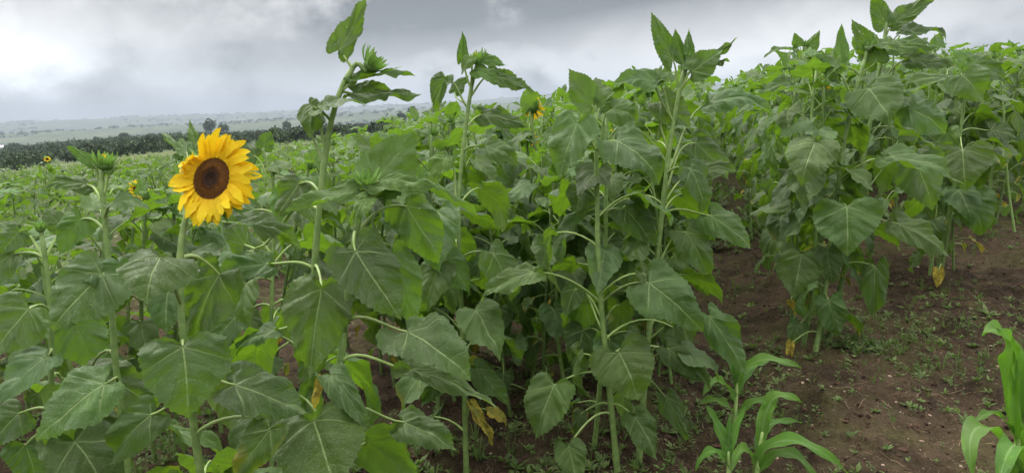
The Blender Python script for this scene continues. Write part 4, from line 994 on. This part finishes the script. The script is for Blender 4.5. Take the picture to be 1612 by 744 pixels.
maize('young maize plant, right of the close pair, one leaf arching long to the right',
    [(1190, 760, 2.7), (1195, 710, 2.7), (1200, 680, 2.7)],
    [([(1197, 700, 2.7), (1203, 640, 2.7), (1215, 600, 2.7), (1262, 634, 2.65)], 26, dict(tint=.7)), ([(1192, 730, 2.7), (1210, 675, 2.62), (1270, 680, 2.6), (1335, 745, 2.55)], 26),
     ([(1195, 715, 2.7), (1190, 670, 2.75), (1215, 655, 2.75), (1262, 665, 2.8)], 20), ([(1200, 690, 2.7), (1205, 650, 2.7), (1212, 625, 2.7), (1218, 615, 2.7)], 20, dict(tint=1)),
     ([(1192, 735, 2.7), (1175, 700, 2.65), (1165, 690, 2.65), (1150, 745, 2.6)], 22), ([(1195, 740, 2.7), (1225, 700, 2.65), (1255, 700, 2.65), (1290, 760, 2.6)], 22)], 33, 0.012)
maize('broad leaved maize plant cut by the right edge at the bottom corner',
    [(1602, 770, 2.05), (1602, 720, 2.05), (1606, 660, 2.05), (1610, 620, 2.05)],
    [([(1604, 680, 2.05), (1594, 560, 2.04), (1582, 490, 2.0), (1545, 530, 1.96)], 46, dict(tint=.5)), ([(1606, 660, 2.05), (1606, 600, 2.0), (1605, 540, 1.95), (1570, 515, 1.92)], 40, dict(tint=.9)),
     ([(1602, 700, 2.05), (1580, 640, 2.0), (1550, 640, 1.95), (1535, 668, 1.92)], 20, dict(tint=.3)), ([(1600, 740, 2.05), (1560, 640, 1.9), (1505, 650, 1.85), (1535, 760, 1.8)], 38, dict(tint=.6)),
     ([(1604, 735, 2.05), (1625, 660, 1.95), (1640, 640, 1.9), (1690, 690, 1.85)], 40), ([(1600, 750, 2.05), (1615, 690, 1.9), (1590, 670, 1.8), (1570, 770, 1.75)], 46, dict(tint=.5)),
     ([(1600, 690, 2.03), (1590, 640, 2.0), (1598, 580, 1.98), (1596, 548, 1.96)], 24, dict(tint=1.0, fold=.7)), ([(1608, 640, 2.05), (1620, 590, 2.05), (1640, 540, 2.05), (1665, 520, 2.05)], 36, dict(tint=1.0))], 34, 0.016)
maize('small maize plant shaded at the bottom left of the lane, narrow upright leaves',
    [(845, 545, 4.6), (845, 520, 4.6), (845, 500, 4.6)],
    [([(845, 530, 4.6), (840, 500, 4.6), (830, 480, 4.6), (818, 470, 4.6)], 9), ([(845, 525, 4.6), (850, 500, 4.6), (860, 485, 4.6), (875, 480, 4.6)], 9), ([(845, 520, 4.6), (846, 495, 4.6), (846, 480, 4.6), (842, 462, 4.6)], 8)], 35, 0.008)

# ------------------------------------------------------------------ weeds, clods, pebbles, straw
def weeds():
    rng = np.random.RandomState(40); mb = MB()
    pr2 = random.Random(41); n = 0
    def weed(x, y, s, kindw):
        z = ground(x, y)
        if kindw == 0:      # rosette of little leaves
            for i in range(pr2.randint(6, 12)):
                a = pr2.uniform(0, 6.28); l = s*pr2.uniform(.5, 1.1); el = pr2.uniform(.2, 1.1); d = np.array([math.cos(a)*math.cos(el), math.sin(a)*math.cos(el), math.sin(el)])
                p0 = np.array([x, y, z]); st_ = p0+d*l*.5; e = nrm(np.cross(d, UP)); w_ = l*.17
                mb.add([p0, st_-e*w_, st_+e*w_, st_+d*l*.5-UP*l*.12, st_+UP*w_*.2], None, [(0, 1, 4), (0, 4, 2), (1, 3, 4), (4, 3, 2)], 0, None, pr2.random())
        elif kindw == 1:    # grass tuft
            for i in range(pr2.randint(6, 14)):
                a = pr2.uniform(0, 6.28); l = s*pr2.uniform(.7, 1.6); sp_ = pr2.uniform(.2, .8); d = np.array([math.cos(a), math.sin(a), 0])
                p0 = np.array([x, y, z])+d*.01; p1 = p0+d*l*sp_*.4+UP*l*.6; p2 = p0+d*l*sp_+UP*l*.75; e = np.array([-d[1], d[0], 0])*s*.035
                mb.add([p0-e, p0+e, p1+e*.8, p1-e*.8, p2], [(0, 1, 2, 3)], [(3, 2, 4)], 0, None, pr2.random())
        else:               # small upright seedling with paired leaves
            h = s*1.3; tx, ty = pr2.gauss(0, .15), pr2.gauss(0, .15)
            tube(mb, [(x, y, z-.005), (x+tx*h*.5, y+ty*h*.5, z+h*.5), (x+tx*h, y+ty*h, z+h)], s*.03, 0, 4, .6, cap=False)
            for i in range(7):
                f = .3+.1*i; a = i*1.57*1.1; l = s*pr2.uniform(.35, .6); d = np.array([math.cos(a), math.sin(a), .35]); p0 = np.array([x+tx*h*f, y+ty*h*f, z+h*f]); st_ = p0+d*l*.5; e = nrm(np.cross(d, UP)); w_ = l*.2
                mb.add([p0, st_-e*w_, st_+e*w_, st_+d*l*.5-UP*l*.1], [(0, 1, 3, 2)], None, 0, None, pr2.random())
    while n < 9500:
        px = pr2.uniform(-60, 1680); d = 2.2*(9.0/2.2)**pr2.random(); x = (px-806)/FPX*d; y = d
        v = float(fbm(np.array(x*1.1+3), np.array(y*1.1)))
        n += 1
        if pr2.random() > np.clip(.30+v*3.8, .05, 1): continue
        weed(x, y, pr2.uniform(.02, .05)*(1.6 if pr2.random() < .1 else 1), pr2.choice([0, 0, 1, 2, 0]))
    for i in range(420):   # the weedy patch at the right
        x = pr2.gauss(2.05, .33); y = pr2.gauss(3.95, .5); weed(x, y, pr2.uniform(.02, .055), pr2.choice([0, 1, 2]))
    for i in range(30):
        x = pr2.gauss(1.7, .12); y = pr2.gauss(3.85, .1); weed(x, y, pr2.uniform(.04, .09), pr2.choice([0, 2]))
    for i in range(26):
        x = pr2.gauss(0.15, .12); y = pr2.gauss(2.75, .08); weed(x, y, pr2.uniform(.04, .08), 0)
    o = obj('weeds', mb, mats=[M_FAR], smooth=False); tag(o, kind='stuff')
    # green cover of the far field
    mb = MB(); rs = np.random.RandomState(44); k = 42000
    d = 7*(75/7.)**rs.rand(k); u = rs.rand(k)*1.5-.78; x = u*d; y = d
    keep = rs.rand(k) < np.clip(.8-u*1.3, .15, 1)*np.clip(.35+fbm(x*.5, y*.5, 3)*3, .1, 1); x = x[keep]; y = y[keep]; k = len(x)
    z = land(x, y)+micro(x, y); rr = np.hypot(x, y)
    s = (.06+.16*rs.rand(k))*np.clip(rr/14, .8, 2.2)
    V = []; Tt = []; TI = []; c = 0
    for j in range(7):
        a = rs.rand(k)*6.28; e = .15+rs.rand(k)*.9; dx, dy, dz = np.cos(a)*np.cos(e), np.sin(a)*np.cos(e), np.sin(e)
        h0 = s*rs.rand(k)*.9
        p = np.stack([x+rs.randn(k)*s*.5, y+rs.randn(k)*s*.5, z+h0], 1); w_ = (s*.22)[:, None]; dd = np.stack([dx, dy, dz], 1); sd_ = np.stack([-np.sin(a), np.cos(a), 0*a], 1)
        m_ = p+dd*(s*.5)[:, None]; vv = np.stack([p, m_-sd_*w_, p+dd*s[:, None], m_+sd_*w_], 1).reshape(-1, 3)
        q = (np.arange(k)*4)[:, None]+np.arange(4)[None]
        mb.add(vv, q, None, 0, None, np.repeat(rs.rand(k), 4))
    o = obj('field_undergrowth', mb, mats=[M_FAR], smooth=False); tag(o, kind='stuff')
weeds()
def litter():
    rng = np.random.RandomState(50); pr2 = random.Random(51)
    ico = bpy.data.meshes.new('tmp'); import bmesh; bm = bmesh.new(); bmesh.ops.create_icosphere(bm, subdivisions=1, radius=1); iv = np.array([v.co[:] for v in bm.verts]); it = np.array([[v.index for v in f.verts] for f in bm.faces]); bm.free(); bpy.data.meshes.remove(ico)
    for nm, n, r0, r1, m_ in (('soil_clods', 9000, .002, .015, M_CLOD), ('pebbles', 2600, .002, .008, M_STONE)):
        mb = MB()
        for i in range(n):
            px = pr2.uniform(-60, 1680); d = 2.1*(8.0/2.1)**(pr2.random()**1.2); x = (px-806)/FPX*d; y = d; r = r0+(r1-r0)*pr2.random()**5
            v = iv*(1+.35*rng.randn(len(iv), 1)*.6)*np.array([r*pr2.uniform(.8, 1.4), r*pr2.uniform(.8, 1.4), r*.75]); a = pr2.uniform(0, 6.28); ca, sa_ = math.cos(a), math.sin(a)
            v = np.stack([v[:, 0]*ca-v[:, 1]*sa_+x, v[:, 0]*sa_+v[:, 1]*ca+y, v[:, 2]+ground(x, y)+r*.02], 1); mb.add(v, None, it, 0, None, pr2.random())
        o = obj(nm, mb, mats=[m_], smooth=False); tag(o, kind='stuff')
    mb = MB()
    for i in range(1500):
        px = pr2.uniform(-60, 1680); d = 2.1*(7.0/2.1)**pr2.random(); x = (px-806)/FPX*d; y = d; a = pr2.uniform(0, 3.14); l = pr2.uniform(.01, .07)
        p = [np.array([x+math.cos(a)*l*t+pr2.gauss(0, .0006), y+math.sin(a)*l*t+pr2.gauss(0, .0006), 0]) for t in (-.5, 0, .5)]
        for q in p: q[2] = ground(q[0], q[1])+.003+pr2.random()*.006
        tube(mb, p, pr2.uniform(.0004, .0012), 0, 3, pr2.random(), cap=False)
    o = obj('straw_litter', mb, mats=[M_STRAW]); tag(o, kind='stuff')
litter()

# ------------------------------------------------------------------ woods and trees far off
def crown_arrays(rs, n, rx, rz, z0, lobes=7, size=.16):
    c = rs.randn(lobes, 3); c /= np.linalg.norm(c, axis=1)[:, None]; c *= np.array([rx*.62, rx*.62, rz*.5]); c[:, 2] = np.abs(c[:, 2])*.9-rz*.15
    i = rs.randint(lobes, size=n); d = rs.randn(n, 3); d /= np.linalg.norm(d, axis=1)[:, None]
    r = (.55+.5*rs.rand(n))[:, None]; p = c[i]+d*r*np.array([rx*.48, rx*.48, rz*.42])+np.array([0, 0, z0])
    s = size*rx*(.6+.8*rs.rand(n)); a = rs.randn(n, 3); a /= np.linalg.norm(a, axis=1)[:, None]; b = np.cross(a, d); b /= np.linalg.norm(b, axis=1)[:, None]+1e-6
    V = np.stack([p-a*s[:, None], p-b*s[:, None]*.7, p+a*s[:, None], p+b*s[:, None]*.7], 1).reshape(-1, 3)
    return V, (np.arange(n)*4)[:, None]+np.arange(4)[None], np.repeat(np.clip(.5+.25*d[:, 2]*0+.3*rs.randn(n), 0, 1), 4)
def tree(x, y, H, rx, label, seed, name='tree'):
    rs = np.random.RandomState(seed); z = float(land(x, y)); org = np.array([x, y, z]); root = empty(name, org, label, 'tree', 'lone trees beyond the field')
    mb = MB(); tube(mb, [org-UP*.3, org+UP*H*.3+np.array([.1*rx, 0, 0]), org+UP*H*.55, org+UP*H*.8], [H*.035, H*.025, H*.018, H*.006], 0, 7)
    for k in range(5):
        a = k*1.3+rs.rand(); tube(mb, [org+UP*H*(.35+.06*k), org+UP*H*(.55+.05*k)+np.array([math.cos(a), math.sin(a), 0])*rx*.35, org+UP*H*(.65+.05*k)+np.array([math.cos(a), math.sin(a), 0])*rx*.7], [H*.014, H*.009, H*.004], 0, 5)
    obj('trunk', mb, root, mats=[M_BARK], loc=org)
    mb = MB(); V, q, ti = crown_arrays(rs, 700, rx, H*.62, H*.66, 8, .13); mb.add(V+org, q, None, 0, None, ti); obj('crown', mb, root, mats=[M_TREE], loc=org, smooth=False)
def tree_at(px, ptop, D, H, rx, label, seed):
    u = (px-806)/FPX; x = u*D; y = D; z = float(land(x, y)); tree(x, y, H, rx, label, seed)
tree_at(343, 185, 520, 13.5, 4.6, 'dark round topped tree standing alone on the pale skyline right of the yellow bloom', 61)
tree_at(363, 187, 560, 10.0, 4.0, 'lower spreading tree just right of the lone round topped tree', 62)
tree_at(461, 182, 420, 7.0, 2.6, 'dark tree beside the tall stem with the upright leaf', 63)
tree_at(208, 205, 480, 7.5, 3.4, 'bushy tree on the wood edge above the yellow bloom plant', 64)
tree_at(165, 210, 470, 7.2, 2.3, 'narrow tree topping the dark wood left of the bloom', 65)
tree_at(34, 218, 430, 8.5, 4.6, 'large dark tree at the left end of the dark wood', 66)
tree_at(660, 163, 420, 10.0, 3.6, 'grey green tree left of the slim central sunflower', 67)
tree_at(640, 166, 450, 8.0, 3.0, 'small tree left of the grey green tree on the central skyline', 68)
tree_at(690, 160, 460, 9.0, 4.0, 'spreading tree behind the slim central sunflower', 69)
def woods():
    rs = np.random.RandomState(70); V = []; Q = []; TI = []; n = 0; mb = MB()
    bank = [crown_arrays(np.random.RandomState(80+i), 220, 1.0, 1.1, .55, 7, .115) for i in range(10)]
    def put(x, y, s, hk=1.0):
        v, q, ti = bank[rs.randint(10)]; a = rs.rand()*6.28; ca, sa_ = math.cos(a), math.sin(a); z = float(land(x, y))
        vv = np.stack([(v[:, 0]*ca-v[:, 1]*sa_)*s+x, (v[:, 0]*sa_+v[:, 1]*ca)*s+y, v[:, 2]*s*hk*1.25+z], 1)
        mb.add(vv, q, None, 0, None, np.clip(ti+rs.randn()*.22, 0, 1))
    for i in range(3000):
        u = -.85+1.75*rs.rand(); d = 150+430*rs.rand()**.9
        lo = np.interp(u, [-.7, -.3, 0, .8], [85, 115, 150, 170])
        if d < lo: continue
        s = np.interp(d, [120, 300, 600], [1.6, 3.0, 4.2])*(.75+.45*rs.rand())*np.interp(u, [-.6, -.45, -.3, -.2], [.95, .8, .62, .5]); put(u*d, d, s)
    for i in range(260):
        u = -.8+1.0*rs.rand(); d = 100+70*rs.rand(); put(u*d, d, .8+1.0*rs.rand())
    o = obj('distant_woods', mb, mats=[M_TREE], smooth=False); tag(o, kind='stuff')
    mb2 = MB()
    for i in range(6500):
        u = -.8+1.5*rs.rand(); d = 800*(5800/800.)**rs.rand(); x = u*d; y = d
        if fbm(np.array(x/300.), np.array(y/300.), 3) < -.02: continue
        v, q, ti = bank[rs.randint(10)]; s = (2.2+2.6*rs.rand())*np.clip(d/1800, 1, 2.0); z = float(land(x, y)); sub = rs.choice(220, 40, replace=False)
        vv = v.reshape(220, 4, 3)[sub].reshape(-1, 3); c_ = vv.reshape(-1, 4, 3).mean(1).repeat(4, 0); vv = c_+(vv-c_)*2.3
        mb2.add(vv*np.array([s*1.5, s*1.5, s])+np.array([x, y, z]), (np.arange(40)*4)[:, None]+np.arange(4)[None], None, 0, None, np.repeat(rs.rand(40), 4))
    o = obj('hillside_woods', mb2, mats=[M_TREE], smooth=False); tag(o, kind='stuff')
woods()
def house(px, D, w_, l_, h, label, seed, rot=.3):
    u = (px-806)/FPX; x, y = u*D, D; z = float(land(x, y)); root = empty('house', (x, y, z), label, 'house', 'far pale roofed buildings in the valley'); root.rotation_euler = (0, 0, rot)
    def box(mb, x0, x1, y0, y1, z0, z1):
        v = [(a, b, c) for a in (x0, x1) for b in (y0, y1) for c in (z0, z1)]; mb.add(v, [(0, 1, 3, 2), (4, 6, 7, 5), (0, 4, 5, 1), (2, 3, 7, 6), (0, 2, 6, 4), (1, 5, 7, 3)])
    a = MB(); box(a, -l_/2, l_/2, -w_/2, w_/2, -1, h); obj('wall', a, root, mats=[M_WALL], smooth=False)
    a = MB(); e = .6; v = [(-l_/2-e, -w_/2-e, h+.01), (l_/2+e, -w_/2-e, h+.01), (l_/2+e, w_/2+e, h+.01), (-l_/2-e, w_/2+e, h+.01), (-l_/2-e, 0, h+w_*.32), (l_/2+e, 0, h+w_*.32)]
    a.add(v, [(0, 1, 5, 4), (2, 3, 4, 5), (3, 2, 1, 0)], [(0, 4, 3), (1, 2, 5)]); obj('roof', a, root, mats=[M_ROOF], smooth=False)
    a = MB(); box(a, -.6, .6, -w_/2-.06, -w_/2+.02, 0, 2.1); obj('door', a, root, mats=[M_DARK], smooth=False)
    for s_ in (-1, 1): a = MB(); box(a, s_*l_*.3-.7, s_*l_*.3+.7, -w_/2-.05, -w_/2+.02, 1, 2.1); obj('window', a, root, mats=[M_DARK], smooth=False)
house(3, 1150, 10, 26, 3.5, 'long pale roofed shed in the valley at the far left', 1)
house(18, 900, 7, 11, 3, 'tiny white house below the long shed at the far left', 2, .1)

# ------------------------------------------------------------------ the hazy air
def haze():
    mb = MB(); v = [(a, b, c) for a in (-7600, 7600) for b in (-7600, 7600) for c in (-60, 215)]
    mb.add(v, [(0, 1, 3, 2), (4, 6, 7, 5), (0, 4, 5, 1), (2, 3, 7, 6), (0, 2, 6, 4), (1, 5, 7, 3)])
    m, t, o = mat('haze_air'); g = G(t); pv = g.n('ShaderNodeVolumePrincipled', {'Color': (0.56, 0.64, 0.74, 1), 'Density': 0.00026, 'Anisotropy': 0.0}); t.links.new(pv.outputs[0], o.inputs['Volume'])
    ob = obj('haze', mb, mats=[m], smooth=False); tag(ob, kind='stuff')
haze()
